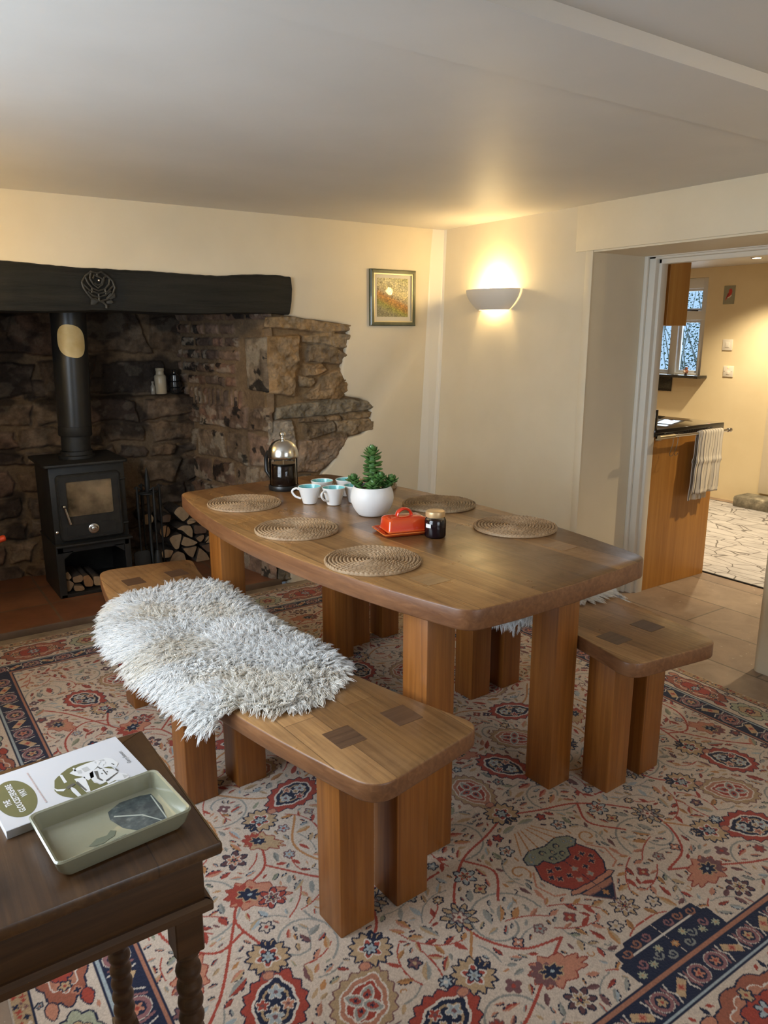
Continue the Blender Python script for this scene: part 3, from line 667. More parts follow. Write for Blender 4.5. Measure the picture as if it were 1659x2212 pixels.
# dense leaves: each one only where the ivory is still free
def room(p, r):
    sl = box_(p[0] - r, p[0] + r, p[1] - r, p[1] + r); return FREE[sl].size > 0 and FREE[sl].mean() > 0.93
def flow(p, seed=3):
    return 6.28 * 2 * float(fbm(np.array([p[0] * 3.2]), np.array([p[1] * 3.2]), 2, seed)[0])
COLS = [RED, RED, SAL, RED * .9, TAN, GREY, GREY, GRN, PLUM, LBL, ORA, GREY * .9, SAL * .9]
def scatter(n, L0, L1, amax, bmax, amin=0, bmin=0, fl=.12):
    for _ in range(n):
        p = (q.uniform(amin, amax), q.uniform(bmin, bmax))
        if q.random() < fl:
            r = q.uniform(.013, .021)
            if room(p, r * 1.15): flower(p, r, q.choice([4, 5, 6]), q.choice([PLUM, LBL, TAN, RED * .9, IV * .9, GREY, NAVY]), q.choice([NAVY, PLUM, NAVY]), q.choice([WHT, TAN, RED]))
            continue
        L = q.uniform(L0, L1); a = flow(p) + q.choice([0, .5, -.5, PI]) + q.uniform(-.4, .4)
        mid_ = (p[0] + L / 2 * math.cos(a), p[1] + L / 2 * math.sin(a)); e = (p[0] + L * .85 * math.cos(a), p[1] + L * .85 * math.sin(a))
        if 0 < mid_[0] < amax and bmin < mid_[1] < bmax and mid_[0] > amin and room(mid_, L * .27) and room(e, L * .15) and room(p, L * .12):
            c = q.choice(COLS); leaf(p, a, L, L * q.uniform(.13, .20), c, q.choice([None, TAN, GREY, SAL, c * .7]), q.random() < .55)
def spray(p, a, n, st, col, lc):
    pts = [p]; turn = q.choice([-1, 1]) * q.uniform(.10, .30); ok = True
    for k in range(n):
        a += turn; p = (p[0] + st * math.cos(a), p[1] + st * math.sin(a))
        if not (.0 < p[0] < 1.0 and 0 < p[1] < 1.205) or not room(p, st * .42): break
        pts.append(p)
    if len(pts) < 4: return
    stroke(curve(pts, 4), .0036, col)
    for k in range(1, len(pts)):
        b = math.atan2(pts[k][1] - pts[k - 1][1], pts[k][0] - pts[k - 1][0]); sd = 1 if k % 2 else -1; L = q.uniform(.026, .042)
        e = (pts[k][0] + L * .65 * math.cos(b + sd * .75), pts[k][1] + L * .65 * math.sin(b + sd * .75))
        if room(e, L * .22): c = q.choice(lc); leaf(pts[k], b + sd * .75, L, L * q.uniform(.15, .21), c, q.choice([None, TAN, c * .7]), q.random() < .6)
    if room((pts[-1][0] + .012 * math.cos(b), pts[-1][1] + .012 * math.sin(b)), .011): flower((pts[-1][0] + .012 * math.cos(b), pts[-1][1] + .012 * math.sin(b)), q.uniform(.012, .018), q.choice([4, 5, 6]), q.choice([RED, PLUM, LBL, TAN, SAL]), NAVY, WHT)
for _ in range(4200):
    p = (q.uniform(0, 1.0), q.uniform(0, 1.2)); rd = q.random() < .55
    if room(p, .022): spray(p, q.uniform(0, 6.28), q.randint(5, 10), .022, (RED * 1.1 if rd else GREY * .9), ([RED, RED, SAL, ORA] if rd else [GREY, GRN, LBL, TAN, PLUM, RED]))
scatter(3000, .046, .060, 1.0, 1.20); scatter(9000, .030, .046, 1.0, 1.21, fl=.14); scatter(16000, .018, .030, 1.01, 1.215, fl=.04)
for _ in range(2600):
    p = (q.uniform(0, 1.0), q.uniform(0, 1.21))
    if room(p, .010):
        a = flow(p, 8); stroke(spiral(p, .010, .004, a, a + q.uniform(2, 4), 8), .0036, q.choice([GREY, GREY, NAVY, ORA, SAL, GREY * .8]))
# cartouche at the middle of the short sides
P_ = [(0, 1.122), (.10, 1.122), (.105, 1.132), (.140, 1.132), (.145, 1.16), (.16, 1.165), (.155, 1.226), (0, 1.226)]
fill(P_, NAVY, IV, .004); fill(inset(P_, .0045), NAVY, NAVY * 1.0, .0); stroke([(0, 1.1585), (.115, 1.1585)], .0036, WHT)
for s_ in ((.115, 1.148), (.075, 1.14), (.04, 1.14), (.11, 1.185), (.06, 1.19), (.03, 1.205)): stroke(spiral(s_, .014, .003, 0, 7, 16), .005, q.choice([PLUM * 1.5, SAL * .6, GREY * .8]))
for s_ in ((.045, 1.178), (.09, 1.20), (.135, 1.205), (.0, 1.19)): flower(s_, .012, 7, GRN * 1.3 if s_[0] else ORA, NAVY, TAN)
# borders
def strip(dirn, lo, hi, t0, t1, col):
    m = (qa >= t0) & (qa < t1) & (qb < hi) if dirn == 'a' else (qb >= t0) & (qb < t1) & (qa < hi)
    Q[m] = col; FREE[m] = False
for (d_, T, lim) in (('a', 1.012, 1.225), ('b', 1.222, 1.012)):
    pass
A0, A1, A2, A3 = 1.012, 1.104, 1.246, 1.29
B0, B1, B2, B3 = 1.222, 1.302, 1.502, 1.556
frm = (qa >= A0) | (qb >= B0); Q[frm] = IV; FREE[frm] = True
def ring(ao, bo, wd, col):
    m = ((qa >= ao) & (qa < ao + wd) & (qb < bo + wd)) | ((qb >= bo) & (qb < bo + wd) & (qa < ao + wd)); Q[m] = col; FREE[m] = False
ring(A0, B0, .005, NAVY); ring(A0 + .005, B0 + .005, .010, SAL * .75); ring(A0 + .015, B0 + .015, .004, NAVY); ring(A0 + .019, B0 + .019, A1 - A0 - .019, NAVY)
ring(A0 + .019, B0 + .019, .003, NAVY)
ring(A1 - .004, B1 - .004, .005, NAVY); ring(A1 + .001, B1 + .001, .007, LBL); ring(A1 + .008, B1 + .008, .004, NAVY)
ring(A2, B2, .005, NAVY); ring(A2 + .005, B2 + .005, A3, TAN * .92); ring(A3 - .004, B3 - .004, .005, IV * .8)
def along(dirn, s, t): return (t, s) if dirn == 'a' else (s, t)
def guard(dirn, t, half, smax):
    s = .03; k = 0
    while s < smax:
        c = along(dirn, s, t); a = 0 if dirn == 'b' else PI / 2
        if k % 2 == 0:
            fill(ell(c[0], c[1], half * .80, half * .80, 24), PLUM * 1.5, WHT * .8, .002); fill(ell(c[0], c[1], half * .54, half * .54, 18), NAVY); flower(c, half * .44, 5, TAN if k % 4 else SAL, NAVY, RED)
        else:
            F = frame(c, a + (.6 if k % 4 == 1 else -.6)); fill([F(-half * .8, -half * .32), F(half * .8, -half * .32), F(half * .8, half * .32), F(-half * .8, half * .32)], TAN * 1.1, NAVY, .002); flower(c, half * .22, 4, RED, SAL, None)
            for sg in (-1, 1):
                F2 = frame(c, a); stroke([F2(sg * half * .9, -half * .85), F2(sg * half * 1.05, -half * .3), F2(sg * half * .75, half * .2), F2(sg * half * 1.0, half * .8)], .004, WHT * .85)
                stroke([F2(sg * half * 1.3, -half * .7), F2(sg * half * 1.15, half * .1), F2(sg * half * 1.4, half * .75)], .006, PLUM * 1.4)
        s += half * 2.15; k += 1
guard('a', (A0 + .019 + A1) / 2, .037, A1 + .115); guard('b', (B0 + .019 + B1) / 2, .030, A1 - .03)
def main_border(dirn, t0, t1, smax):
    t = (t0 + t1) / 2; hw = (t1 - t0) / 2; s = .0; k = 0; a = 0 if dirn == 'b' else PI / 2
    while s < smax:
        c = along(dirn, s, t); F = frame(c, a)
        if k % 2 == 0:
            fill(polar(c, a, lobed(.135, hw * .86, 10, .14, 0), 90), RED * .62 + TAN * .22, NAVY, .004); fill(polar(c, a, lobed(.095, hw * .6, 10, .2, 0), 90), SAL * .9, WHT, .003)
            fill(polar(c, a, lobed(.07, hw * .42, 8, .2, 0), 60), RED, NAVY, .003); flower(c, hw * .26, 6, LBL, NAVY, RED)
            for sg in (-1, 1): flower(F(sg * .075, 0), hw * .2, 5, TAN, NAVY, RED); flower(F(0, sg * hw * .5), hw * .17, 5, TAN, NAVY, RED); flower(F(sg * .1, sg * hw * .3), hw * .13, 4, NAVY, SAL, None)
        else:
            fill(polar(c, a, lobed(.075, hw * .72, 8, .2, 0), 80), GRN * 1.4, NAVY, .004); fill(polar(c, a, lobed(.045, hw * .45, 6, .2, 0), 60), TAN, NAVY, .003); flower(c, hw * .25, 5, RED, NAVY, TAN)
            for sg in (-1, 1): fill(polar(F(sg * .10, hw * .55), a, tear(.02, .012), 20), RED, NAVY, .003); fill(polar(F(sg * .10, -hw * .55), a, tear(.02, .012), 20), SAL, NAVY, .003)
        s += .225; k += 1
main_border('a', A1 + .012, A2, 1.56); main_border('b', B1 + .012, B2, 1.10)
for _ in range(9000):
    horizontal = q.random() < .5
    p = (q.uniform(0, A2), q.uniform(B1 + .015, B2)) if horizontal else (q.uniform(A1 + .015, A2), q.uniform(0, B2))
    L = q.uniform(.02, .038)
    if room(p, L * .42):
        if q.random() < .25: flower(p, L * .36, 5, q.choice([TAN, GREY, RED]), NAVY, RED, 0, .003)
        else: a = q.uniform(0, 6.28); leaf((p[0] - L / 2 * math.cos(a), p[1] - L / 2 * math.sin(a)), a, L, L * .2, q.choice([RED, SAL, GRN, NAVY, GREY, ORA]))
for _ in range(700):
    p = (q.uniform(0, A3), q.uniform(B2 + .012, B3 - .012)) if q.random() < .5 else (q.uniform(A2 + .012, A3 - .010), q.uniform(0, B3))
    flower(p, q.uniform(.004, .008), 4, q.choice([PLUM, NAVY, RED, IV]), TAN * .8, None, q.uniform(0, 3), .002)
full = np.concatenate([Q[:, ::-1][:, :-1], Q], 1); full = np.concatenate([full[::-1][:-1], full], 0)
nu, nv = full.shape[1], full.shape[0]
gx, gy = np.meshgrid(XC + (np.arange(nu) - (nu - 1) / 2) * RES, YC - (np.arange(nv) - (nv - 1) / 2) * RES)
wob = 0.0035 * np.sin(gy * 3.1) + 0.003 * np.sin(gx * 4.0 + 1)
gz = np.zeros(gx.shape); gz[0] = gz[-1] = -0.009; gz[:, 0] = gz[:, -1] = -0.009
full = full * 0.88 * (0.88 + 0.24 * rng.random(full.shape[:2]))[..., None]
qd = gridq(nu, nv)[:, ::-1]
def rug_mat():
    m, nt, b = new_mat('rug_pile'); a = nt.nodes.new('ShaderNodeAttribute'); a.attribute_name = 'Col'
    v = coords(nt); f = noise(nt, v, 160, 3, 0.6); f2 = noise(nt, v, 3.5, 3)
    c_ = mix(nt, 0.35, a.outputs['Color'], ramp(nt, f, [(0.3, (0.6, 0.6, 0.6)), (0.7, (1.25, 1.25, 1.25))]), 'MULTIPLY')
    c_ = mix(nt, 0.25, c_, ramp(nt, f2, [(0.3, (0.8, 0.8, 0.8)), (0.7, (1.1, 1.1, 1.1))]), 'MULTIPLY')
    nt.links.new(c_, b.inputs['Base Color']); b.inputs['Roughness'].default_value = 0.95; b.inputs['Specular IOR Level'].default_value = 0.1
    b.inputs['Sheen Weight'].default_value = 0.15; bump(nt, b, f, 0.5, 0.003); return m
o = np_mesh('patterned_rug', np.stack([(gx + wob).ravel(), (gy + wob * .6).ravel(), gz.ravel()], -1), qd, rug_mat(), None, full.reshape(-1, 3))
tag(o, 'large ivory and red floral oriental rug under the dining table', 'rug')

# ------------------------------------------------------------------ dining table
TZ = 0.756
def side_pts(L, we, wm, n=14):
    return [(we + (wm - we) * (1 - (2 * k / n - 1) ** 2), -L + 2 * L * k / n) for k in range(n + 1)]
t = thing('dining_table', 'long wooden dining table with bowed sides and four thick square legs', 'table', (-1.556, -1.605, 0), R(3.14))
L_, WE, WM, EB = 0.812, 0.340, 0.442, 0.018
pts = [(x + 0.012, y, i in (0, 14)) for i, (x, y) in enumerate(side_pts(L_, WE, WM))]
pts += [(x_ + 0.012, L_ + EB * (1 - (x_ / WE) ** 2), False) for x_ in (0.2, 0.0, -0.2)]
pts += [(-x + 0.012, y, i in (0, 14)) for i, (x, y) in list(enumerate(side_pts(L_, WE, WM)))[::-1]]
pts += [(x_ + 0.012, -L_ - EB * (1 - (x_ / WE) ** 2), False) for x_ in (-0.2, 0.0, 0.2)]
outl = roundpoly(pts, 0.046, 8)
M['wood_edge'] = wood('slab_edge_wood', (0.105, 0.040, 0.016), (0.185, 0.078, 0.031), (0.28, 0.130, 0.055), 1, 0.4, 1.0)
def slab(name, outline, z0, z1, mtop, medge, parent, bev=0.0045):
    mb = MB(); mb.prism(outline, z0, z1, bev)
    n = len(outline); mi = [1] * len(mb.f)
    mi[-1] = 0
    for k in range(n * 4, n * 5): mi[k] = 0
    mb.m = mi
    return mb.build(name, [mtop, medge], parent, ang=50)
slab('tabletop', outl, 0.703, TZ, M['wood_top'], M['wood_edge'], t)
for (lx, ly) in ((-0.2495, -0.585), (0.2495, -0.585), (-0.2495, 0.585), (0.2495, 0.585)):
    mb = MB(); mb.prism(rrect(lx - .048, lx + .048, ly - .049, ly + .049, .004, 2), 0.0, 0.7035, .002); mb.build('leg', M['wood_leg'], t)
    mb = MB(); mb.box(lx - .036, lx + .036, ly - .038, ly + .038, 0.74, TZ + 0.0006); mb.build('tenon', M['wood_tenon'], t, smooth=False)

# ------------------------------------------------------------------ benches
SZ = 0.477
def seat_outline(sg, L=0.865, hw=0.176):
    """curved seat; sg=+1 bows towards -x"""
    cx = lambda s: sg * (-0.085 + 0.115 * (s / 0.86) ** 2)
    n = 18; P = []
    for k in range(n + 1):
        s = -L + 2 * L * k / n; sl = sg * 0.115 * 2 * s / 0.86 ** 2; P.append((cx(s) + hw, s - sl * hw * .6 * (abs(s) / L), k in (0, n)))
    for k in range(n, -1, -1):
        s = -L + 2 * L * k / n; sl = sg * 0.115 * 2 * s / 0.86 ** 2; P.append((cx(s) - hw, s + sl * hw * .6 * (abs(s) / L), k in (0, n)))
    return roundpoly(P, 0.062, 8)
def bench(sg, loc, ang, label):
    b = thing('bench', label, 'bench', loc, R(ang), 'benches beside the dining table')
    slab('seat', seat_outline(sg), 0.432, SZ, M['wood_seat'], M['wood_edge'], b, 0.005)
    for i, s in enumerate((-0.685, 0.0, 0.685)):
        for sd in (-1, 1):
            cx = sd * 0.0818 + (-sg * 0.0812 if i == 1 else 0)
            mb = MB(); mb.prism(rrect(cx - .0485, cx + .0485, s - .048, s + .048, .004, 2), 0.0, 0.4325, .002); mb.build('leg', M['wood_leg'], b)
            mb = MB(); mb.box(cx - .035, cx + .035, s - .039, s + .039, 0.46, SZ + 0.0006); mb.build('tenon', M['wood_dark'], b, smooth=False)
    return b
BL = (-2.052, -1.630, 0); BR = (-1.088, -1.600, 0)
bench(1, BL, 2.85, 'curved wooden bench on the left, nearest the camera, under the white sheepskin')
bench(-1, BR, 2.26, 'curved wooden bench on the far right of the table, by the kitchen archway')

# ------------------------------------------------------------------ sheepskins
def wool_mat():
    m = D.materials.new('wool'); m.use_nodes = True; nt = m.node_tree; nt.nodes.clear()
    o = nt.nodes.new('ShaderNodeOutputMaterial'); mx = nt.nodes.new('ShaderNodeMixShader'); d = nt.nodes.new('ShaderNodeBsdfDiffuse'); t = nt.nodes.new('ShaderNodeBsdfTranslucent')
    a = nt.nodes.new('ShaderNodeAttribute'); a.attribute_name = 'Col'
    nt.links.new(a.outputs['Color'], d.inputs[0]); nt.links.new(a.outputs['Color'], t.inputs[0]); mx.inputs[0].default_value = 0.50
    nt.links.new(d.outputs[0], mx.inputs[1]); nt.links.new(t.outputs[0], mx.inputs[2]); nt.links.new(mx.outputs[0], o.inputs[0]); return m
M['wool'] = wool_mat(); M['hide'] = pmat('fleece_hide', (0.95, 0.935, 0.90), 0.9)
def fleece(name, label, loc, ang, sg, hide, nclump, seed, per=14):
    r = np.random.default_rng(seed); hide = np.array(hide, float)
    cxs = lambda s: sg * (-0.085 + 0.115 * (s / 0.86) ** 2)
    hide[:, 0] = sg * hide[:, 0] + cxs(hide[:, 1])
    def pos(tt, s, h=0.0):
        """cloth coordinates -> bench space: flat on the seat, folding down over either long edge"""
        o = tt - cxs(s); e = 0.150; rad = 0.115; ex = np.maximum(np.abs(o) - e, 0); arc = rad * PI / 2
        th = np.minimum(ex / rad, PI / 2); dn = np.maximum(ex - arc, 0); sg2 = np.sign(o)
        x = cxs(s) + sg2 * (np.minimum(np.abs(o), e) + (rad + h) * np.sin(th)); z = SZ + 0.006 + h - (rad + h) * (1 - np.cos(th)) - dn
        z = np.where(ex > 0, SZ + 0.006 - rad + (rad + h) * np.cos(th) - dn, z)
        nrm = np.stack([sg2 * np.sin(th), np.zeros_like(s), np.cos(th)], -1)
        return np.stack([x, s, z], -1), nrm
    ro = thing(name, label, 'sheepskin', loc, R(ang))
    # hide
    t0, s0 = hide.min(0); t1, s1 = hide.max(0); n1, n2 = 60, 90
    tt, ss_ = np.meshgrid(np.linspace(t0, t1, n1), np.linspace(s0, s1, n2)); ins = sdf(hide, tt, ss_) > 0
    P, _ = pos(tt.ravel(), ss_.ravel(), 0.004); qd = gridq(n1, n2); k = ins.ravel()[qd].all(1); use = qd[k]; ids, inv = np.unique(use, return_inverse=True)
    np_mesh('hide', P[ids], inv.reshape(-1, 4), M['hide'], ro)
    # wool: tapering locks gathered to tips
    c = []
    while len(c) < nclump:
        p = (r.uniform(t0, t1), r.uniform(s0, s1)); c.append(p)
        if len(c) == nclump:
            arr = np.array(c); c = [tuple(x) for x in arr[sdf(hide, arr[:, 0], arr[:, 1]) > -0.004]]
    c = np.array(c); n = len(c); ctr = np.array((hide[:, 0].mean(), hide[:, 1].mean()))
    d = sdf(hide, c[:, 0], c[:, 1]); edge = np.exp(-np.maximum(d, 0) / 0.05)
    out = (c - ctr) / np.array((0.25, 0.5)); out /= np.linalg.norm(out, axis=1, keepdims=True) + 1e-6
    fl = 2 * PI * 1.5 * fbm(c[:, 0] * 5, c[:, 1] * 5, 2, seed); fdir = np.stack([np.cos(fl), np.sin(fl)], -1)
    lean = out * (0.30 + 0.75 * edge)[:, None] + fdir * 0.55 + r.normal(0, .22, (n, 2))
    Lc = r.uniform(.034, .052, n) * (1 + .20 * edge); up = r.uniform(.35, .80, n) * (1 - .45 * edge)
    base, nrm = pos(c[:, 0], c[:, 1])
    o_ = c[:, 0] - cxs(c[:, 1]); hang = np.clip((np.abs(o_) - .20) / .12, 0, 1)
    vec = nrm * up[:, None]; tx = np.stack([np.cos(np.arccos(np.clip(nrm[:, 2], -1, 1))), np.zeros(n), -np.sign(o_) * nrm[:, 0] * 0 - np.abs(nrm[:, 0])], -1)
    vec = vec + np.stack([lean[:, 0] * (1 - hang), lean[:, 1], -0.55 * hang * np.ones(n)], -1)
    vec /= np.linalg.norm(vec, axis=1, keepdims=True)
    side = np.cross(vec, r.normal(0, 1, (n, 3))); side /= np.linalg.norm(side, axis=1, keepdims=True); side2 = np.cross(vec, side)
    K = 6; w_ = np.linspace(0, 1, K); ph = r.uniform(0, 6.28, n); cr = r.uniform(.0012, .0032, n); nt_ = r.uniform(.8, 1.9, n)
    path = np.zeros((n, K, 3))
    for k, a in enumerate(w_):
        path[:, k] = vec * (Lc * a)[:, None] + np.array((0, 0, -1)) * (Lc * .34 * a * a)[:, None] + side * (cr * a ** .7 * np.sin(ph + 6.28 * a * nt_))[:, None] + side2 * (cr * a ** .7 * np.cos(ph + 6.28 * a * nt_))[:, None]
    m = n * per; idx = np.repeat(np.arange(n), per); off = r.normal(0, .0070, (m, 2)); roots, _ = pos(c[idx, 0] + off[:, 0], c[idx, 1] + off[:, 1])
    spread = roots - base[idx]; ln = r.uniform(.72, 1.08, m)
    conv = 1 - .74 * w_ ** .9
    pts = base[idx][:, None] + spread[:, None] * conv[None, :, None] + path[idx] * ln[:, None, None] + r.normal(0, .0006, (m, K, 3)) * w_[None, :, None]
    # keep every lock above the seat
    lim = cxs(pts[..., 1]); onseat = np.abs(pts[..., 0] - lim) < .17
    pts[..., 2] = np.where(onseat, np.maximum(pts[..., 2], SZ + .004), pts[..., 2])
    rad = np.array([.0013, .0014, .0013, .0010, .0007, .0002])
    tang = np.gradient(pts, axis=1); tang /= np.linalg.norm(tang, axis=2, keepdims=True) + 1e-9
    ref = np.broadcast_to(r.normal(0, 1, (m, 1, 3)), tang.shape); a1 = np.cross(tang, ref); a1 /= np.linalg.norm(a1, axis=2, keepdims=True) + 1e-9; a2 = np.cross(tang, a1)
    V = np.stack([pts + (a1 * math.cos(2 * PI * j / 3) + a2 * math.sin(2 * PI * j / 3)) * rad[None, :, None] for j in range(3)], 2)
    ii = np.arange(m * K * 3).reshape(m, K, 3); F_ = []
    for j in range(3): F_.append(np.stack([ii[:, :-1, j], ii[:, :-1, (j + 1) % 3], ii[:, 1:, (j + 1) % 3], ii[:, 1:, j]], -1).reshape(-1, 4))
    tone = sm((fbm(c[:, 0] * 7 + 3, c[:, 1] * 7, 3, seed + 3) - .38) / .25)[:, None]
    colc = np.array((0.993, 0.99, 0.98)) * (1 - tone * .55) + np.array((0.95, 0.90, 0.80)) * tone * .55
    colv = np.repeat(colc[idx][:, None, :], K * 3, 1).reshape(-1, 3)
    o = np_mesh('wool', V.reshape(-1, 3), np.concatenate(F_), M['wool'], ro, colv); o['kind'] = 'stuff'
    return ro
hideL = [(-.10, -.50), (.0, -.495), (.09, -.455), (.16, -.385), (.215, -.30), (.265, -.15), (.285, 0), (.29, .15), (.27, .3), (.235, .40), (.17, .465), (.05, .505), (-.08, .505), (-.165, .455), (-.205, .36), (-.226, .27), (-.236, .12), (-.236, 0), (-.232, -.17), (-.224, -.30), (-.240, -.395), (-.220, -.425), (-.18, -.405), (-.14, -.43)]
fleece('sheepskin', 'long-haired white sheepskin draped over the middle of the left bench', BL, 2.85, 1, hideL, 10500, 4, 11)
hideR = [(-.22, -.40), (-.1, -.43), (.0, -.425), (.10, -.41), (.19, -.42), (.255, -.39), (.255, -.2), (.25, 0), (.24, .3), (.17, .5), (0, .52), (-.15, .5), (-.24, .3), (-.28, 0), (-.33, -.25), (-.35, -.36), (-.33, -.43), (-.28, -.445)]
fleece('sheepskin', 'white sheepskin mostly hidden behind the table on the right bench', BR, 2.26, -1, hideR, 4200, 9, 10)

# ------------------------------------------------------------------ wall lamps
def sconce(label, loc, rz, power):
    """half-bowl uplighter; local y=0 is the wall, the bowl bulges to -y"""
    t = thing('wall_lamp', label, 'wall lamp', loc, rz)
    n = 28; mb = MB(); T = []
    for k in range(9):
        u = k / 8; z = 0.105 * u; a = 0.112 + 0.078 * math.sin(u * PI / 2) ** .9; d = 0.075 + 0.055 * math.sin(u * PI / 2) ** .9; T.append((z, a, d))
    def ringz(z, a, d): return [(a * math.cos(-PI * i / n), 0.0 + d * math.sin(-PI * i / n), z) for i in range(n + 1)]
    outer = [ringz(*q_) for q_ in T]; inner = [ringz(z, a - .006, d - .006) for z, a, d in T]
    mb.rings(outer + inner[::-1] + [outer[0]], closed=False, cap0=False, cap1=False)
    mb.build('shade', pmat('unglazed_plaster_shade', (0.72, 0.69, 0.63), 0.7), t, ang=50)
    mb = MB(); mb.box(-0.05, 0.05, -0.012, 0.0, 0.02, 0.09, 0.003); mb.tube([(0, -.01, .055), (0, -.05, .055)], .012, 10); mb.build('lamp_holder', M['trim'], t)
    mb = MB(); mb.lathe([(.004, .0), (.013, .006), (.020, .022), (.022, .035), (.018, .050), (.008, .058)], 16, (0, -.055, .055)); 
    mb.build('bulb', pmat('lit_bulb', (1, .9, .7), .3, emis=(1.0, .72, .36), es=14.0), t)
    l = D.lights.new('wall_lamp_light', 'POINT'); l.energy = power; l.color = LAMP; l.shadow_soft_size = 0.022
    o = D.objects.new('wall_lamp_light', l); C.objects.link(o); o.parent = t; o.location = (0, -.066, .135)
    l2 = D.lights.new('wall_lamp_light', 'POINT'); l2.energy = power * .22; l2.color = LAMP; l2.shadow_soft_size = 0.02
    o2 = D.objects.new('wall_lamp_light', l2); C.objects.link(o2); o2.parent = t; o2.location = (0, -.045, .022)
    return t
sconce('white half-bowl wall lamp glowing on the right-hand wall', (-0.011, -0.478, 1.483), R(-90), 5.2)
sconce('white half-bowl wall lamp on the left wall near the fireplace', (-3.30, -0.42, 1.50), R(90), 21.0)
sconce('added half-bowl wall lamp on the right wall beside the camera, unseen, for extra warm light', (-0.021, -3.55, 1.50), R(-90), 9.0)  # unseen lamp added as warm fill from the camera side

# ------------------------------------------------------------------ wood-burning stove in the recess
def ringframe(mb, outer, inner, z0, z1, m=0, bev=0.0):
    n = len(outer); o2 = inset(outer, bev) if bev else outer
    R_ = [[(x, y, z0) for x, y in outer], [(x, y, z1 - bev) for x, y in outer], [(x, y, z1) for x, y in o2], [(x, y, z1) for x, y in inner], [(x, y, z0) for x, y in inner], [(x, y, z0) for x, y in outer]]
    mb.rings(R_, m, False, False); return mb
st = thing('wood_stove', 'black cast-iron wood stove with glass door standing in the stone fireplace', 'stove', (-2.01, 0.51, 0.03))
# local: x -0.185..0.185, front at y=-0.177
mb = MB(); mb.box(-.185, .185, -.172, .19, .285, .685, .006); mb.build('body', M['iron'], st)
mb = MB(); mb.prism(rrect(-.212, .200, -.205, .205, .02, 4), .683, .698, .004); mb.build('top_plate', M['iron'], st)
mb = MB(); mb.prism([(-.192, -.215), (.190, -.215), (.190, .19), (-.192, .19)], .276, .288, .003); mb.build('ash_lip', M['iron'], st)
mb = MB()
for x0, x1 in ((-.187, -.150), (.156, .187)): mb.box(x0, x1, -.177, -.165, 0.0, .278, .002)
mb.box(-.187, -.176, -.17, .19, 0, .278, .002); mb.box(.176, .187, -.17, .19, 0, .278, .002); mb.box(-.18, .18, .18, .19, 0, .278); mb.box(-.18, .18, -.177, .19, 0, .018, .002); mb.box(-.18, .18, -.177, -.165, .238, .278, .002)
for sx in (-1, 1):
    gp = [(sx * .152, .205), (sx * .152, .245), (sx * .10, .245)]; gp = gp if sx < 0 else gp[::-1]
    i0 = len(mb.v); mb.prism([(x, z) for x, z in (gp if sx > 0 else gp)][::-1], .166, .177, 0); mb.xform(TOXZ, i0)
mb.build('log_store', M['iron'], st, smooth=False)
dr = MB(); dz = .335 - .03
outer = rrect(-.158, .158, .298, .642, .022, 5); inner = rrect(-.112, .112, .425, .604, .008, 5)
ringframe(dr, outer, inner, .165, .190, 0, .006); ringframe(dr, inset(outer, .008), inset(outer, .016), .188, .194, 0, .002)
ringframe(dr, rrect(-.125, .125, .322, .385, .012, 5), rrect(-.120, .120, .327, .380, .010, 5), .188, .1925, 0, .001)
dr.xform(TOXZ); door = dr.build('door', M['iron'], st, ang=30)
g = MB(); g.box(-.115, .115, -.182, -.178, .42, .61); g.build('door_glass', noisy('sooty_glass', [(0.35, (0.06, 0.045, 0.027)), (0.65, (0.30, 0.22, 0.13))], 6, 0.12, 0, coat=0.6), door, smooth=False)
h = MB(); h.tube([(-.134, -.19, .487), (-.134, -.215, .487)], .007, 10); h.ball((-.134, -.217, .487), .009, 12, 8); h.tube([(-.131, -.218, .478), (-.112, -.222, .395)], [.006, .0075], 12); h.build('door_handle', M['chrome'], door)
k_ = MB(); k_.lathe([(.026, 0), (.026, .006), (.021, .009), (.012, .009), (.012, .016), (.008, .018)], 28); k_.xform(Matrix.Translation((.003, -.190, .353)) @ Matrix.Rotation(R(90), 4, 'X')); k_.build('air_control', M['chrome'], door)
k_ = MB(); k_.lathe([(.008, 0), (.008, .012), (.004, .015)], 14); k_.xform(Matrix.Translation((-.172, -.172, .352)) @ Matrix.Rotation(R(90), 4, 'X')); k_.build('screw_knob', M['chrome'], st)
for z in (.597, .36):
    k_ = MB(); k_.tube([(.155, -.184, z), (.182, -.184, z)], .006, 10); k_.build('hinge', M['iron'], st)
mb = MB(); mb.lathe([(.090, .698), (.090, .712), (.080, .716), (.080, .735)], 32, (-.003, .01, 0)); mb.build('flue_collar', M['iron'], st)
fp = thing('flue_pipe', 'black flue pipe rising from the wood stove behind the mantel beam', 'flue', (-2.013, 0.52, 0.7665))
ax = Vector((0.036, 0, 1.15)).normalized(); RM = Vector((0, 0, 1)).rotation_difference(ax).to_matrix().to_4x4()
mb = MB(); mb.lathe([(.072, 0), (.072, .085)], 40); mb.xform(RM); mb.build('lower_pipe', M['iron'], fp)
mb = MB(); mb.lathe([(.080, .075), (.083, .08), (.083, .125), (.080, .128), (.080, .130)], 40); mb.xform(RM); mb.build('sleeve', M['iron'], fp)
mb = MB(); mb.lathe([(.082, .125), (.085, .4), (.086, 1.155)], 48); mb.xform(RM); mb.build('pipe', noisy('satin_black_enamel', [(0.4, (0.016, 0.016, 0.015)), (0.7, (0.022, 0.021, 0.019))], 12, 0.34, 0.05, 0.001), fp)
mb = MB(); th0 = math.atan2(-4.157, -.876) + R(6); n1, n2 = 28, 40; rings = []
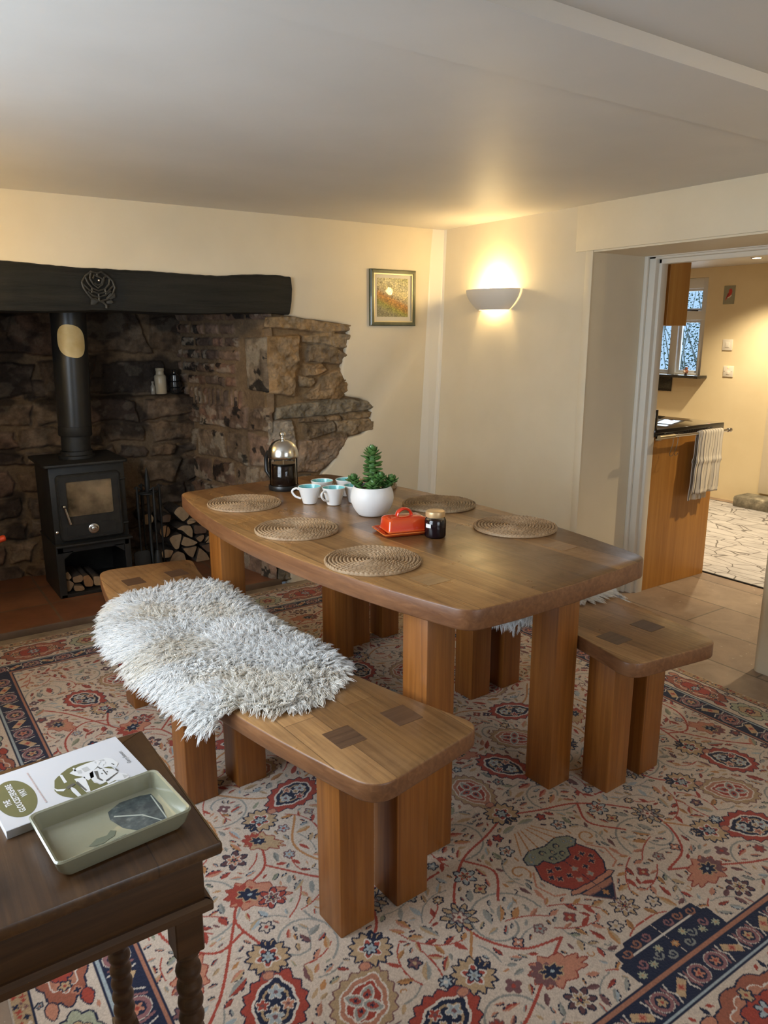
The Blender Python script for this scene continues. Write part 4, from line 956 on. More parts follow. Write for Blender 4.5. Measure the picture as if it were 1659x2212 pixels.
for k in range(9):
    f_ = k / 8; ring_ = []
    for i in range(n2):
        a = 2 * PI * i / n2; ca, sa = math.cos(a), math.sin(a); p_ = 2.5; rr = (abs(ca) ** p_ + abs(sa) ** p_) ** (-1 / p_)
        u_, v_ = .80 * f_ * rr * ca, .080 * f_ * rr * sa
        v_ -= .012 * u_; ring_.append((.0885 * math.cos(th0 + u_), .0885 * math.sin(th0 + u_), .556 + v_))
    rings.append(ring_)
rings.append([(.082 / .0885 * x, .082 / .0885 * y, z) for x, y, z in rings[-1]])
rings[0] = [(x + 1e-5 * math.cos(i), y, z + 1e-5 * math.sin(i)) for i, (x, y, z) in enumerate(rings[0])]
mb.rings(rings[::-1], cap0=False, cap1=False); mb.xform(RM); o = mb.build('damper_plate', M['brass'], fp, ang=60); o['label'] = 'oval brass plate on the flue'

# ------------------------------------------------------------------ firewood
BARK = noisy('log_bark', [(0.3, (0.035, 0.024, 0.017)), (0.7, (0.11, 0.075, 0.05))], 30, 0.9, 0.6, 0.006, stretch=(1, .3, 1))
def endwood(name, c):
    m, nt, b = new_mat(name); v = coords(nt); f = noise(nt, v, 26, 5, .6, .6)
    nt.links.new(ramp(nt, f, [(0.3, tuple(x * .72 for x in c)), (0.6, c), (0.8, tuple(min(1, x * 1.2) for x in c))]), b.inputs['Base Color']); b.inputs['Roughness'].default_value = .8; bump(nt, b, f, .3, .004); return m
ENDS = {'p': endwood('cut_wood_pale', (0.40, 0.27, 0.15)), 'm': endwood('cut_wood_tan', (0.31, 0.195, 0.105)), 'o': endwood('cut_wood_orange', (0.33, 0.17, 0.07)), 'd': endwood('cut_wood_brown', (0.15, 0.085, 0.05))}
def log(label, poly, y0, y1, end='m', group='stacked firewood logs', marks=()):
    if sum(poly[i - 1][0] * poly[i][1] - poly[i][0] * poly[i - 1][1] for i in range(len(poly))) < 0: poly = poly[::-1]
    cx = sum(p[0] for p in poly) / len(poly); cz = sum(p[1] for p in poly) / len(poly); zb = min(p[1] for p in poly)
    loc = (cx, y0, zb); P = roundpoly([(x - cx, z - zb, True) for x, z in poly], .010, 3)
    mb = MB(); j = lambda s: [(x * (1 + random.uniform(-.03, .03)) * s, y * (1 + random.uniform(-.02, .02)) * s) for x, y in P]
    L = y1 - y0; rings = [[(x, 0, z) for x, z in P], [(x * 1.015, .004, z * 1.01) for x, z in P]] + [[(x, L * k, z) for x, z in j(1.0)] for k in (.3, .65)] + [[(x, L, z) for x, z in j(.97)]]
    mb.rings([r_[::-1] for r_ in rings]); mb.m = [1] * len(mb.f); mb.m[-2] = 0; mb.m[-1] = 0
    o = mb.build('firewood_log', [ENDS[end], BARK], None, ang=40); o.location = loc
    for dx, dz, r_ in marks:
        pass
    return tag(o, label, 'log', group)
LG = {'a': [[-1.505, 0.348], [-1.488, 0.371], [-1.465, 0.384], [-1.428, 0.36], [-1.412, 0.334], [-1.419, 0.310], [-1.453, 0.289]], 'b': [[-1.432, 0.287], [-1.403, 0.306], [-1.375, 0.291], [-1.376, 0.275], [-1.425, 0.267]], 'c': [[-1.494, 0.251], [-1.455, 0.267], [-1.411, 0.26], [-1.398, 0.229], [-1.403, 0.184], [-1.431, 0.204], [-1.46, 0.238]], 'e': [[-1.542, 0.199], [-1.519, 0.215], [-1.466, 0.217], [-1.470, 0.194], [-1.488, 0.132], [-1.506, 0.127], [-1.523, 0.152]], 'f': [[-1.475, 0.154], [-1.453, 0.200], [-1.416, 0.18], [-1.37, 0.15], [-1.399, 0.137], [-1.444, 0.138]], 'g': [[-1.466, 0.130], [-1.429, 0.126], [-1.378, 0.130], [-1.386, 0.107], [-1.407, 0.061], [-1.435, 0.082]],
      'h': [[-1.592, 0.128], [-1.568, 0.14], [-1.519, 0.125], [-1.542, 0.087], [-1.587, 0.091]], 'i': [[-1.553, 0.050], [-1.526, 0.103], [-1.495, 0.117], [-1.458, 0.096], [-1.449, 0.050], [-1.50, 0.032]], 'j': [[-1.383, 0.178], [-1.36, 0.188], [-1.330, 0.193], [-1.332, 0.169], [-1.356, 0.148]], 'k': [[-1.327, 0.148], [-1.314, 0.178], [-1.294, 0.181], [-1.297, 0.137], [-1.322, 0.139]], 'l': [[-1.391, 0.032], [-1.363, 0.118], [-1.320, 0.072], [-1.302, 0.032]], 'm': [[-1.352, 0.126], [-1.290, 0.131], [-1.293, 0.078], [-1.316, 0.084]],
      'o': [[-1.576, 0.330], [-1.540, 0.340], [-1.515, 0.336], [-1.523, 0.294], [-1.576, 0.298]], 'q': [[-1.646, 0.079], [-1.60, 0.083], [-1.584, 0.060], [-1.593, 0.032], [-1.648, 0.032]], 'r': [[-1.388, 0.259], [-1.311, 0.239], [-1.316, 0.201], [-1.388, 0.205]],
      'd': ell(-1.562, .247, .031, .035, 14), 'p': ell(-1.649, .327, .033, .033, 14)}
LB = {'a': ('split log with two knots, topmost in the firewood stack', 'p'), 'b': ('small squarish log just under the topmost firewood log', 'p'), 'c': ('quarter log with curved bark on its right, mid stack', 'p'), 'd': ('small whole round log at the left of the stack by the fire tools', 'o'),
      'e': ('wedge log with a reddish heart in the middle of the firewood stack', 'p'), 'f': ('half-moon log lying round side down in the firewood stack', 'p'), 'g': ('three-cornered brown log pointing down, under the half-moon log', 'm'), 'h': ('small five-sided log low at the left of the stack', 'p'), 'i': ('large half-round log in the bottom row of the stack', 'm'),
      'j': ('ragged log at the right of the stack, above the lower dark log', 'm'), 'k': ('narrow pale log against the table leg at the stack\'s right edge', 'p'), 'l': ('wedge log at the bottom right of the stack beside the table leg', 'm'), 'm': ('dark log at the right edge, resting above the bottom right wedge', 'd'), 'o': ('dark brown log at the upper left behind the small round log', 'd'), 'p': ('pale round log end seen between the fire tools', 'p'), 'q': ('orange-brown log on the hearth at the stack\'s bottom left corner', 'o'), 'r': ('dark bark-covered log below the small squarish log', 'd')}
for k_n, P in LG.items():
    log(LB[k_n][0], P, .56 + (0.02 if k_n in 'op' else 0), .755, LB[k_n][1])
def stlog(label, px, end, y0): 
    P = [(-2.182 + (x - 137) * .00251 + .006, .051 + (1284 - y) * .00251 + (x - 137) * -.00042) for x, y in px]; log(label, [(x, max(z, .0495)) for x, z in P], y0, y0 + .22, end, 'logs in the stove\'s log store')
stlog('small upright log at the left of the stove log store', [(141, 1247), (150, 1238), (157, 1252), (150, 1258)], 'p', .372)
stlog('pale split log lowest left in the stove log store', [(139, 1262), (150, 1256), (160, 1264), (150, 1282), (140, 1280)], 'm', .365)
stlog('split log in the middle of the stove log store', [(158, 1252), (176, 1246), (180, 1254), (176, 1262), (160, 1264)], 'm', .375)
stlog('roundish log right of centre in the stove log store', [(178, 1250), (190, 1246), (199, 1262), (196, 1272), (181, 1272)], 'o', .370)
stlog('long pale log at the right of the stove log store', [(199, 1250), (212, 1250), (224, 1262), (222, 1270), (200, 1270)], 'p', .372)
stlog('small front log on the stove log store floor', [(157, 1267), (176, 1268), (179, 1276), (172, 1279), (158, 1279)], 'm', .350)
# fire tools
ft = thing('fire_tool_set', 'black iron fire tool stand between the stove and firewood', 'fire tools', (-1.672, 0.47, 0.03))
mb = MB(); mb.lathe([(.075, 0), (.075, .008), (.02, .016), (.010, .03), (.008, .46), (.012, .47), (.014, .50), (.013, .55), (.006, .60), (.001, .615)], 20); mb.build('stand', M['iron'], ft)
mb = MB(); mb.tube([(.052 * math.cos(a), .052 * math.sin(a), .475) for a in [2 * PI * k / 20 for k in range(21)]], .005, 8); mb.tube([(-.052, 0, .475), (.052, 0, .475)], .005, 8); mb.tube([(0, -.052, .475), (0, .052, .475)], .005, 8); mb.build('hanging_ring', M['iron'], ft)
for k_n, (dx, dy) in {'poker': (.062, -.01), 'shovel': (-.062, -.012), 'brush': (0.012, -.064), 'tongs': (-.015, .062)}.items():
    mb = MB(); mb.tube([(dx - .02 * (1 if dx > 0 else -1), dy, .500), (dx, dy, .515), (dx + .014 * (1 if dx > 0 else -1), dy, .505)], .005, 8)
    mb.tube([(dx, dy, .512), (dx, dy, .42), (dx, dy, .30), (dx, dy, .14)], [.006, .010, .006, .005], 8)
    if k_n == 'shovel':
        i0 = len(mb.v); mb.prism(rrect(-.045, .045, -.055, .055, .02, 4), -.003, .003, .001); mb.xform(Matrix.Translation((dx, dy - .012, .10)) @ Matrix.Rotation(R(82), 4, 'X'), i0)
    elif k_n == 'brush': mb.lathe([(.010, .16), (.020, .13), (.024, .06), (.022, .045)], 14, (dx, dy, 0))
    elif k_n == 'poker': mb.tube([(dx, dy, .15), (dx, dy, .06), (dx + .02, dy, .05)], [.005, .004, .002], 8)
    else: mb.tube([(dx, dy, .15), (dx + .015, dy, .10), (dx, dy, .05)], .004, 8)
    mb.build(k_n, M['iron'], ft)
# things on the ledge
def lathe_thing(name, label, cat, loc, prof, mat, n=28, group=None):
    mb = MB(); mb.lathe(prof, n); o = mb.build(name, mat, None, ang=45); o.location = loc; return tag(o, label, cat, group)
sb = lathe_thing('stoneware_bottle', 'cream stoneware bottle on the dark fireplace ledge', 'bottle', (-1.453, .80, 1.015), [(.030, 0), (.034, .004), (.034, .10), (.030, .108), (.024, .112), (.022, .130), (.025, .133), (.025, .148), (.018, .150)], noisy('stoneware', [(.3, (.42, .36, .25)), (.7, (.50, .43, .31))], 10, .3, 0))
lathe_thing('glass_bottle', 'tiny glass bottle left of the cream stoneware bottle', 'bottle', (-1.503, .79, 1.015), [(.012, 0), (.013, .003), (.013, .045), (.006, .056), (.006, .066), (.008, .068), (.008, .074)], pmat('old_glass', (.30, .27, .22), .15, coat=.5), 18)
lathe_thing('black_jar', 'dark ribbed jar right of the cream stoneware bottle', 'jar', (-1.368, .80, 1.015), [(.028, 0), (.032, .004), (.032, .03), (.027, .034), (.032, .038), (.032, .066), (.026, .070), (.030, .074), (.029, .105), (.012, .115), (.010, .13), (.014, .138), (.006, .142)], pmat('black_glaze', (.014, .014, .015), .2, coat=.4), 26)
mb = MB(); mb.tube([(-.14, 0, -.035), (-.05, 0, -.010), (-.006, 0, 0), (.0, 0, .001)], [.013, .016, .016, .011], 14)
hb_ = thing('hearth_brush', 'orange-red handle end of a hearth tool left of the stove, cut by the picture edge', 'hearth brush', (-2.414, .36, .385)); mb.build('handle', pmat('orange_red_plastic', (.75, .075, .02), .4), hb_)
mb = MB(); mb.tube([(-.14, 0, -.035), (-.30, .02, -.15), (-.42, .03, -.30)], [.008, .008, .012], 10); mb.lathe([(.012, 0), (.045, -.01), (.052, -.045), (.046, -.052)], 18, (-.43, .03, -.30)); mb.build('brush_head', M['iron'], hb_)
# cast rose on the mantel beam
PXS = lambda P: [(-1.9725 + (x - 697) / 3.318 * .00213 + .0, 1.556 - (y - 265) / 3.318 * .0020) for x, y in P]
rose = thing('rose_ornament', 'grey cast-metal rose ornament fixed to the black mantel beam', 'ornament', (-1.972, -0.048, 1.48))
def rose_tube(mb, P, r=.0042, closed=False):
    pts = [(x + 1.972, 0, z - 1.48) for x, z in PXS(P)]
    if closed: pts.append(pts[0])
    mb.tube(pts, r, 6)
RM_ = noisy('dull_metal', [(.3, (.026, .025, .021)), (.7, (.055, .052, .044))], 30, .5, .2, .001, metal=.3)
mb = MB(); rose_tube(mb, [(585, 225), (610, 185), (650, 152), (690, 162), (720, 150), (758, 180), (790, 212), (802, 260), (782, 310), (745, 345), (690, 360), (640, 340), (612, 300), (592, 265)], .0045, True)
for P in ([(640, 200), (660, 240), (690, 265), (720, 240), (735, 190)], [(660, 200), (670, 175), (700, 185), (725, 200), (715, 235), (690, 245), (668, 230)], [(610, 190), (625, 230), (650, 265), (690, 285), (735, 270), (765, 235), (770, 200)], [(592, 240), (630, 280), (690, 305), (750, 290), (795, 245)], [(620, 290), (650, 320), (690, 330), (735, 315), (775, 285)], [(690, 162), (690, 185)], [(650, 152), (640, 200)], [(758, 180), (735, 190)], [(690, 305), (690, 360)], [(650, 265), (645, 300)], [(735, 270), (740, 305)]): rose_tube(mb, P)
mb.build('flower', RM_, rose)
mb = MB(); rose_tube(mb, [(690, 355), (715, 365), (735, 385), (735, 408)], .005)
def rleaf(P):
    pts = [(x + 1.972, z - 1.48) for x, z in PXS(P)]
    if sum(pts[i - 1][0] * pts[i][1] - pts[i][0] * pts[i - 1][1] for i in range(len(pts))) < 0: pts = pts[::-1]
    i0 = len(mb.v); mb.prism(pts, -.003, .003, .001); mb.xform(TOXZ, i0)
for P in ([(690, 355), (665, 335), (635, 350), (630, 385), (660, 385)], [(735, 340), (765, 300), (800, 300), (800, 330), (770, 345)], [(735, 360), (770, 345), (785, 365), (770, 375), (740, 375)]): rleaf(P)
mb.build('leaves', RM_, rose)
mb = MB(); mb.ball((0, -.002, 1.5565 - 1.48 + .032), .006, 10, 8); mb.build('centre_bead', M['chrome'], rose)

# ------------------------------------------------------------------ framed print
pf = thing('framed_print', 'framed landscape print in a green frame on the fireplace wall', 'picture', (-0.3655, -0.010, 1.401))
mb = MB(); W_, H_ = .1545, .304
ringframe(mb, rrect(-W_, W_, 0, H_, .001, 1), rrect(-W_ + .020, W_ - .020, .020, H_ - .020, .001, 1), 0, .022, 0, .006); mb.xform(TOXZ); mb.build('frame', noisy('green_frame', [(.3, (.055, .065, .030)), (.7, (.10, .105, .055))], 20, .35, .1, .001, coat=.3), pf)
mb = MB(); ringframe(mb, rrect(-W_ + .019, W_ - .019, .019, H_ - .019, .001, 1), rrect(-W_ + .027, W_ - .027, .027, H_ - .027, .001, 1), 0, .017, 0, .002); mb.xform(TOXZ); mb.build('gilt_slip', pmat('gilt', (.62, .55, .36), .35, .6), pf)
mb = MB(); mb.box(-W_ + .02, W_ - .02, -.006, -.002, .02, H_ - .02); mb.build('mount', pmat('mount_card', (.66, .62, .52), .8), pf, smooth=False)
def print_mat():
    m, nt, b = new_mat('landscape_print'); v = coords(nt)
    sx = nt.nodes.new('ShaderNodeSeparateXYZ'); nt.links.new(v, sx.inputs[0])
    vo = nt.nodes.new('ShaderNodeTexVoronoi'); vo.inputs['Scale'].default_value = 75; nt.links.new(v, vo.inputs['Vector'])
    vd = nt.nodes.new('ShaderNodeTexVoronoi'); vd.feature = 'DISTANCE_TO_EDGE'; vd.inputs['Scale'].default_value = 75; nt.links.new(v, vd.inputs['Vector'])
    ad = nt.nodes.new('ShaderNodeMath'); ad.operation = 'MULTIPLY_ADD'; ad.inputs[1].default_value = 3.6; nt.links.new(sx.outputs[2], ad.inputs[0])
    ad2 = nt.nodes.new('ShaderNodeMath'); ad2.operation = 'MULTIPLY_ADD'; ad2.inputs[1].default_value = 1.4; ad2.inputs[2].default_value = -.12; nt.links.new(sx.outputs[0], ad2.inputs[0])
    nt.links.new(ad2.outputs[0], ad.inputs[2])
    c = ramp(nt, ad.outputs[0], [(.10, (.33, .31, .20)), (.22, (.36, .36, .10)), (.29, (.46, .30, .09)), (.38, (.58, .31, .10)), (.46, (.50, .42, .28)), (.56, (.66, .60, .36)), (.72, (.70, .67, .46)), (.92, (.55, .54, .28))])
    c = mix(nt, .55, c, ramp(nt, vo.outputs['Color'], [(.2, (.55, .5, .4)), (.5, (1, .95, .8)), (.8, (1.3, 1.2, .9))]), 'MULTIPLY')
    c = mix(nt, ramp(nt, vd.outputs['Distance'], [(.02, (.75, .75, .75)), (.07, (0, 0, 0))]), c, (.05, .045, .03)); nt.links.new(c, b.inputs['Base Color']); b.inputs['Roughness'].default_value = .7; return m
mb = MB(); mb.box(-.106, .106, -.0075, -.0065, .050, H_ - .045); mb.build('print', print_mat(), pf, smooth=False)
mb = MB(); mb.box(-W_ + .021, W_ - .021, -.0125, -.0115, .021, H_ - .021); mb.build('glazing', M['glass'], pf, smooth=False)

# ------------------------------------------------------------------ things on the dining table
def rush_mat(name, a, b_, c):
    m, nt, b = new_mat(name); v = coords(nt); f = noise(nt, v, 120, 4, .6); f2 = noise(nt, v, 22, 3)
    col = mix(nt, .5, ramp(nt, f, [(.25, a), (.5, b_), (.75, c)]), ramp(nt, f2, [(.3, a), (.7, c)])); nt.links.new(col, b.inputs['Base Color']); b.inputs['Roughness'].default_value = .6; bump(nt, b, f, .3, .001); return m
RUSH = [rush_mat('rush_straw', (.21, .125, .060), (.34, .215, .115), (.48, .335, .195)), rush_mat('rush_dark', (.16, .10, .055), (.27, .18, .095), (.38, .27, .15))]
def mat_mesh():
    pitch = .0102; Rr = .130; nt_ = 800; nr = 140
    r = np.linspace(.0015, Rr, nr); th = np.linspace(0, 2 * PI, nt_ + 1)[:-1]; rr, tt = np.meshgrid(r, th)
    turn = rr / pitch - tt / (2 * PI); k = np.floor(turn); f = turn - k
    arc = (k + tt / (2 * PI) + .5) * pitch; sl = 2 * PI * np.maximum((k + .5) + tt / (2 * PI), .3) * tt / (2 * PI)
    L = np.cumsum(np.ones_like(tt), 0) * 0 + (tt * np.maximum(arc, pitch * .6)) + 2 * PI * pitch * k * k / 2
    ph = L / .0135
    a = ph + 1.05 * np.abs(f - .5) * 2; lump = np.abs(np.sin(PI * a)) ** .42
    prof = np.sqrt(np.clip(1 - (2 * f - 1) ** 2, 0, 1))
    z = .0015 + .0092 * prof ** .8 * (.40 + .60 * lump) + .0008 * np.sin(7 * tt + rr * 60)
    x = rr * np.cos(tt); y = rr * np.sin(tt)
    # rim down to the table
    n = nt_; V = np.stack([x, y, z], -1)
    rim1 = np.stack([x[:, -1] * 1.022, y[:, -1] * 1.022, np.full(n, .0055) + .0020 * lump[:, -1]], -1)[:, None]; rim2 = np.stack([x[:, -1] * 1.012, y[:, -1] * 1.012, np.full(n, .0004)], -1)[:, None]
    V = np.concatenate([V, rim1, rim2], 1); m = V.shape[1]; i = np.arange(n * m).reshape(n, m); j = np.roll(i, -1, 0)
    qd = np.stack([i[:, :-1], i[:, 1:], j[:, 1:], j[:, :-1]], -1).reshape(-1, 4)
    return V.reshape(-1, 3), qd
mv, mq = mat_mesh()
mats_ = [(-1.804, -1.143, 0, 0.3, 'round woven rush placemat at the far left of the table'), (-1.821, -1.580, 0, 1.1, 'round woven rush placemat on the left side, level with the plant pot'), (-1.809, -1.996, 0, 2.0, 'round woven rush placemat at the near left, closest to the camera'),
         (-1.229, -1.551, 1, 2.9, 'darker round woven placemat behind the jam jar on the right side'), (-1.231, -1.944, 0, 4.0, 'round woven rush placemat at the near right end of the table'), (-1.272, -1.118, 1, 5.0, 'round woven placemat nearly hidden behind the plant pot and cups')]
m_first = [None, None]
for x, y, dk, rz, lb in mats_:
    if m_first[dk] is None: o = m_first[dk] = np_mesh('placemat', mv, mq, RUSH[dk])
    else: o = m_first[dk].copy(); C.objects.link(o)
    o.location = (x, y, TZ + .0005); o.rotation_euler = (0, 0, rz); tag(o, lb, 'placemat', 'round woven placemats')

# cafetiere
cf = thing('cafetiere', 'glass cafetiere of black coffee with domed steel lid', 'coffee press', (-1.558, -0.974, TZ), 0)
mb = MB(); mb.lathe([(.049, .004), (.050, .008), (.050, .140), (.052, .146), (.050, .146), (.0478, .140), (.0478, .010), (.0, .010)], 40, cap1=False); mb.build('beaker', M['glass'], cf)
mb = MB(); mb.lathe([(.0470, .011), (.0474, .013), (.0474, .098), (.0468, .099)], 36); mb.build('coffee', pmat('black_coffee', (.008, .004, .003), .08), cf)
mb = MB(); mb.lathe([(.053, 0), (.055, .004), (.055, .014), (.0535, .019), (.0505, .020), (.0505, .012), (.02, .008)], 36, cap1=False); mb.build('base', M['black'], cf)
mb = MB(); mb.lathe([(.053, .128), (.0545, .130), (.0545, .138), (.0540, .146), (.0520, .158), (.0475, .171), (.0395, .184), (.028, .193), (.015, .198), (.008, .199), (.006, .203), (.006, .207), (.009, .211), (.0115, .217), (.0115, .222), (.008, .228), (.003, .230)], 40); mb.build('lid', pmat('brushed_steel', (.66, .64, .60), .22, 1.0), cf)
mb = MB(); mb.tube([(0, 0, .10), (0, 0, .19)], .0025, 8); mb.lathe([(.044, .100), (.046, .103), (.044, .106)], 28); mb.build('plunger', M['chrome'], cf)
mb = MB(); mb.tube([(-.010, .053, .135), (-.018, .085, .138), (-.022, .095, .11), (-.022, .094, .06), (-.016, .070, .035), (-.011, .053, .032)], [.007, .008, .008, .008, .007, .006], 10); mb.tube([(.05 * math.cos(a), .0505 * math.sin(a), .128) for a in [2 * PI * k / 32 for k in range(33)]], .0022, 6); mb.build('handle', M['black'], cf)
cf.scale = (1.11, 1.11, 1.0)

# cups
def cup(label, loc, rz):
    c = thing('cup', label, 'cup', loc, rz, 'turquoise-lined cups')
    mb = MB(); mb.lathe([(.020, 0), (.0245, .002), (.0265, .008), (.0415, .060), (.0425, .063), (.0415, .0645), (.0400, .0625)], 32, cap1=False); mb.build('outside', M['white_china'], c)
    mb = MB(); mb.lathe([(.0, .010), (.021, .010), (.0245, .014), (.0395, .061), (.0400, .0628)], 32, cap0=False, cap1=False); mb.build('lining', M['turq'], c)
    mb = MB(); mb.tube(curve([(.0375, 0, .052), (.048, 0, .056), (.060, 0, .051), (.063, 0, .041), (.052, 0, .026), (.032, 0, .018)], 6), .0041, 10); mb.build('handle', M['white_china'], c)
    return c
c0 = cup('white cup lined turquoise, leftmost of the cluster, handle pointing left', (-1.600, -1.262, TZ), R(145))
dup(c0, (-1.538, -1.330, TZ), R(196), 'white cup lined turquoise, in front, second from the left')
dup(c0, (-1.508, -1.192, TZ), R(60), 'white cup lined turquoise, behind the two front cups')
dup(c0, (-1.418, -1.222, TZ), R(45), 'white cup lined turquoise, at the back right beside the plant')
dup(c0, (-1.452, -1.338, TZ), R(30), 'white cup lined turquoise, half hidden by the plant pot')

# succulent
pp = thing('potted_succulent', 'green succulent in a round white pot on the table', 'plant', (-1.508, -1.536, TZ))
mb = MB(); mb.lathe([(.0, .001), (.042, .001), (.046, .002), (.050, .006), (.0575, .016), (.0655, .030), (.0715, .045), (.0740, .060), (.0728, .075), (.0690, .088), (.0645, .097), (.0630, .100), (.0605, .100), (.0605, .097), (.0665, .084), (.067, .07)], 48, cap1=False); mb.build('pot', noisy('matt_white_ceramic', [(.3, (.74, .73, .71)), (.7, (.78, .77, .75))], 8, .42, .03, .001), pp)
mb = MB(); mb.lathe([(.0, .089), (.04, .090), (.064, .087)], 24, cap0=False, cap1=False); mb.build('soil', noisy('potting_soil', [(.3, (.03, .02, .013)), (.7, (.09, .06, .04))], 60, .95, .6, .006), pp)
def succ_leaf(mb, base, az, el, L, W, T):
    rings = []
    for s, wv in ((0, .35), (.25, .75), (.5, 1.0), (.72, .95), (.9, .6), (1.0, .12)):
        rings.append([(s * L, W * wv * math.cos(a), T * wv * math.sin(a) + .25 * L * s * s) for a in [2 * PI * k / 8 for k in range(8)]])
    i0 = len(mb.v); mb.rings(rings); mb.xform(Matrix.Translation(base) @ Matrix.Rotation(az, 4, 'Z') @ Matrix.Rotation(-el, 4, 'Y'), i0)
leafm = noisy('succulent_leaf', [(.3, (.035, .10, .022)), (.55, (.080, .185, .045)), (.8, (.19, .31, .10))], 16, .38, .05, .001, coat=.2)
def rosette3(mb, c, n, L, W, k0=0, open_=1.0):
    for k in range(n):
        u = k / n; succ_leaf(mb, (c[0], c[1], c[2] + .012 * u), (k + k0) * 2.4, R(5 + 72 * u * open_), L * (1 - .45 * u), W * (1 - .4 * u), .0022)
mb = MB()
for k in range(46):
    u = k / 46; z = .088 + .108 * u; rad = .026 * (1 - .30 * u); az = k * 2.399
    succ_leaf(mb, (.004 + rad * .45 * math.cos(az), rad * .45 * math.sin(az), z), az + random.uniform(-.3, .3), R(-38 + 50 * u + random.uniform(-14, 14)), .027 * (1 - .10 * u), .0155 * (1 - .15 * u), .0046)
mb.tube([(.004, 0, .085), (.002, 0, .15), (0, 0, .205)], .012, 8)
for k in range(22):
    u = k / 22; succ_leaf(mb, (0, 0, .198 + .020 * u), k * 2.4 + random.uniform(-.2, .2), R(-14 + 80 * u + random.uniform(-8, 8)), .040 * (1 - .42 * u), .0110 * (1 - .3 * u), .0026)
mb.build('main_stem', leafm, pp)
for nm, (dx, dy, z), n, L in (('left', (-.056, .030, .116), 18, .030), ('right', (.052, -.040, .112), 20, .032), ('front', (.012, -.036, .126), 16, .027), ('back', (.030, .036, .108), 14, .027), ('low', (-.022, -.038, .102), 14, .028)):
    mb = MB(); mb.tube([(dx * .5, dy * .5, .085), (dx, dy, z)], .006, 7)
    for k in range(7): succ_leaf(mb, (dx * .8, dy * .8, z - .014 + .002 * k), k * 2.4, R(10), L * .8, .011, .0035)
    for k in range(n):
        u = k / n; succ_leaf(mb, (dx, dy, z + .010 * u), (k + 1) * 2.4, R(2 + 74 * u), L * (1 - .42 * u), .0100 * (1 - .35 * u), .0026)
    mb.build('side_rosette', leafm, pp)

# butter dish
bd = thing('butter_dish', 'orange-red stoneware butter dish with lid and loop handle', 'butter dish', (-1.556, -1.789, TZ), R(-14))
def enamel():
    m, nt, b = new_mat('volcanic_enamel'); v = coords(nt); sx = nt.nodes.new('ShaderNodeSeparateXYZ'); nt.links.new(v, sx.inputs[0])
    f = noise(nt, v, 30, 3); ge = nt.nodes.new('ShaderNodeNewGeometry')
    r_ = ramp(nt, ge.outputs['Pointiness'], [(.46, (.56, .030, .008)), (.53, (.60, .045, .010)), (.60, (.70, .20, .035))]); nt.links.new(r_, b.inputs['Base Color'])
    b.inputs['Roughness'].default_value = .15; b.inputs['Coat Weight'].default_value = .5; return m
EN = enamel()
mb = MB(); a_, b_ = .088, .062
mb.rings([[(x, y, z) for x, y in rrect(-ax_, ax_, -ay, ay, .012, 4)] for ax_, ay, z in ((a_ - .016, b_ - .016, 0), (a_ - .012, b_ - .012, .001), (a_ - .002, b_ - .002, .009), (a_, b_, .012), (a_ - .002, b_ - .002, .0135), (a_ - .010, b_ - .010, .009))], cap1=True); mb.build('dish', EN, bd)
mb = MB(); a_, b_ = .066, .043
mb.rings([[(x, y, z) for x, y in rrect(-ax_, ax_, -ay, ay, .010, 5)] for ax_, ay, z in ((a_, b_, .0105), (a_ + .002, b_ + .002, .014), (a_, b_, .018), (a_ - .003, b_ - .003, .046), (a_ - .008, b_ - .008, .0515), (a_ - .016, b_ - .016, .054), (a_ - .030, b_ - .026, .0555))]); mb.build('lid', EN, bd)
mb = MB(); n = 18; rg = []
for k in range(n + 1):
    a = PI * k / n; cx, cz = -.024 * math.cos(a), .0545 + .021 * math.sin(a); rg.append([(cx + (.0045 * math.cos(b2)) * -math.cos(a), .011 * math.sin(b2), cz + .0045 * math.cos(b2) * math.sin(a)) for b2 in [2 * PI * j / 12 for j in range(12)]])
mb.rings(rg); mb.xform(Matrix.Rotation(R(0), 4, 'Z')); mb.build('handle', EN, bd)

# jam jar
jj = thing('jam_jar', 'jar of dark jam with a gold-coloured lid', 'jar', (-1.510, -1.888, TZ))
mb = MB(); mb.lathe([(.0, .001), (.028, .001), (.0315, .004), (.0325, .008), (.0325, .052), (.031, .057), (.0285, .061), (.0285, .068)], 36, cap1=False); mb.build('glass', M['glass'], jj)
mb = MB(); mb.lathe([(.0, .003), (.029, .003), (.0312, .008), (.0312, .051), (.029, .056), (.0, .0565)], 32, cap0=False, cap1=False); mb.build('jam', pmat('dark_jam', (.010, .004, .006), .12), jj)
mb = MB(); mb.lathe([(.0275, .064), (.0295, .065), (.0300, .068), (.0300, .078), (.0290, .081), (.026, .0825), (.0, .083)], 36, cap1=False); mb.build('lid', noisy('gold_lid', [(.3, (.56, .36, .17)), (.7, (.64, .44, .23))], 14, .35, .02, .001, metal=.35), jj)
mb = MB(); a0 = math.atan2(-3.637 + 1.888, -2.889 + 1.510) - R(58); n = 10; rg = [[(.0330 * math.cos(a0 + R(34) * k / n), .0330 * math.sin(a0 + R(34) * k / n), z) for k in range(n + 1)] for z in (.034, .046)]
mb.rings(rg[::-1], closed=False, cap0=False, cap1=False); mb.build('label', pmat('paper_label', (.78, .78, .76), .6), jj)

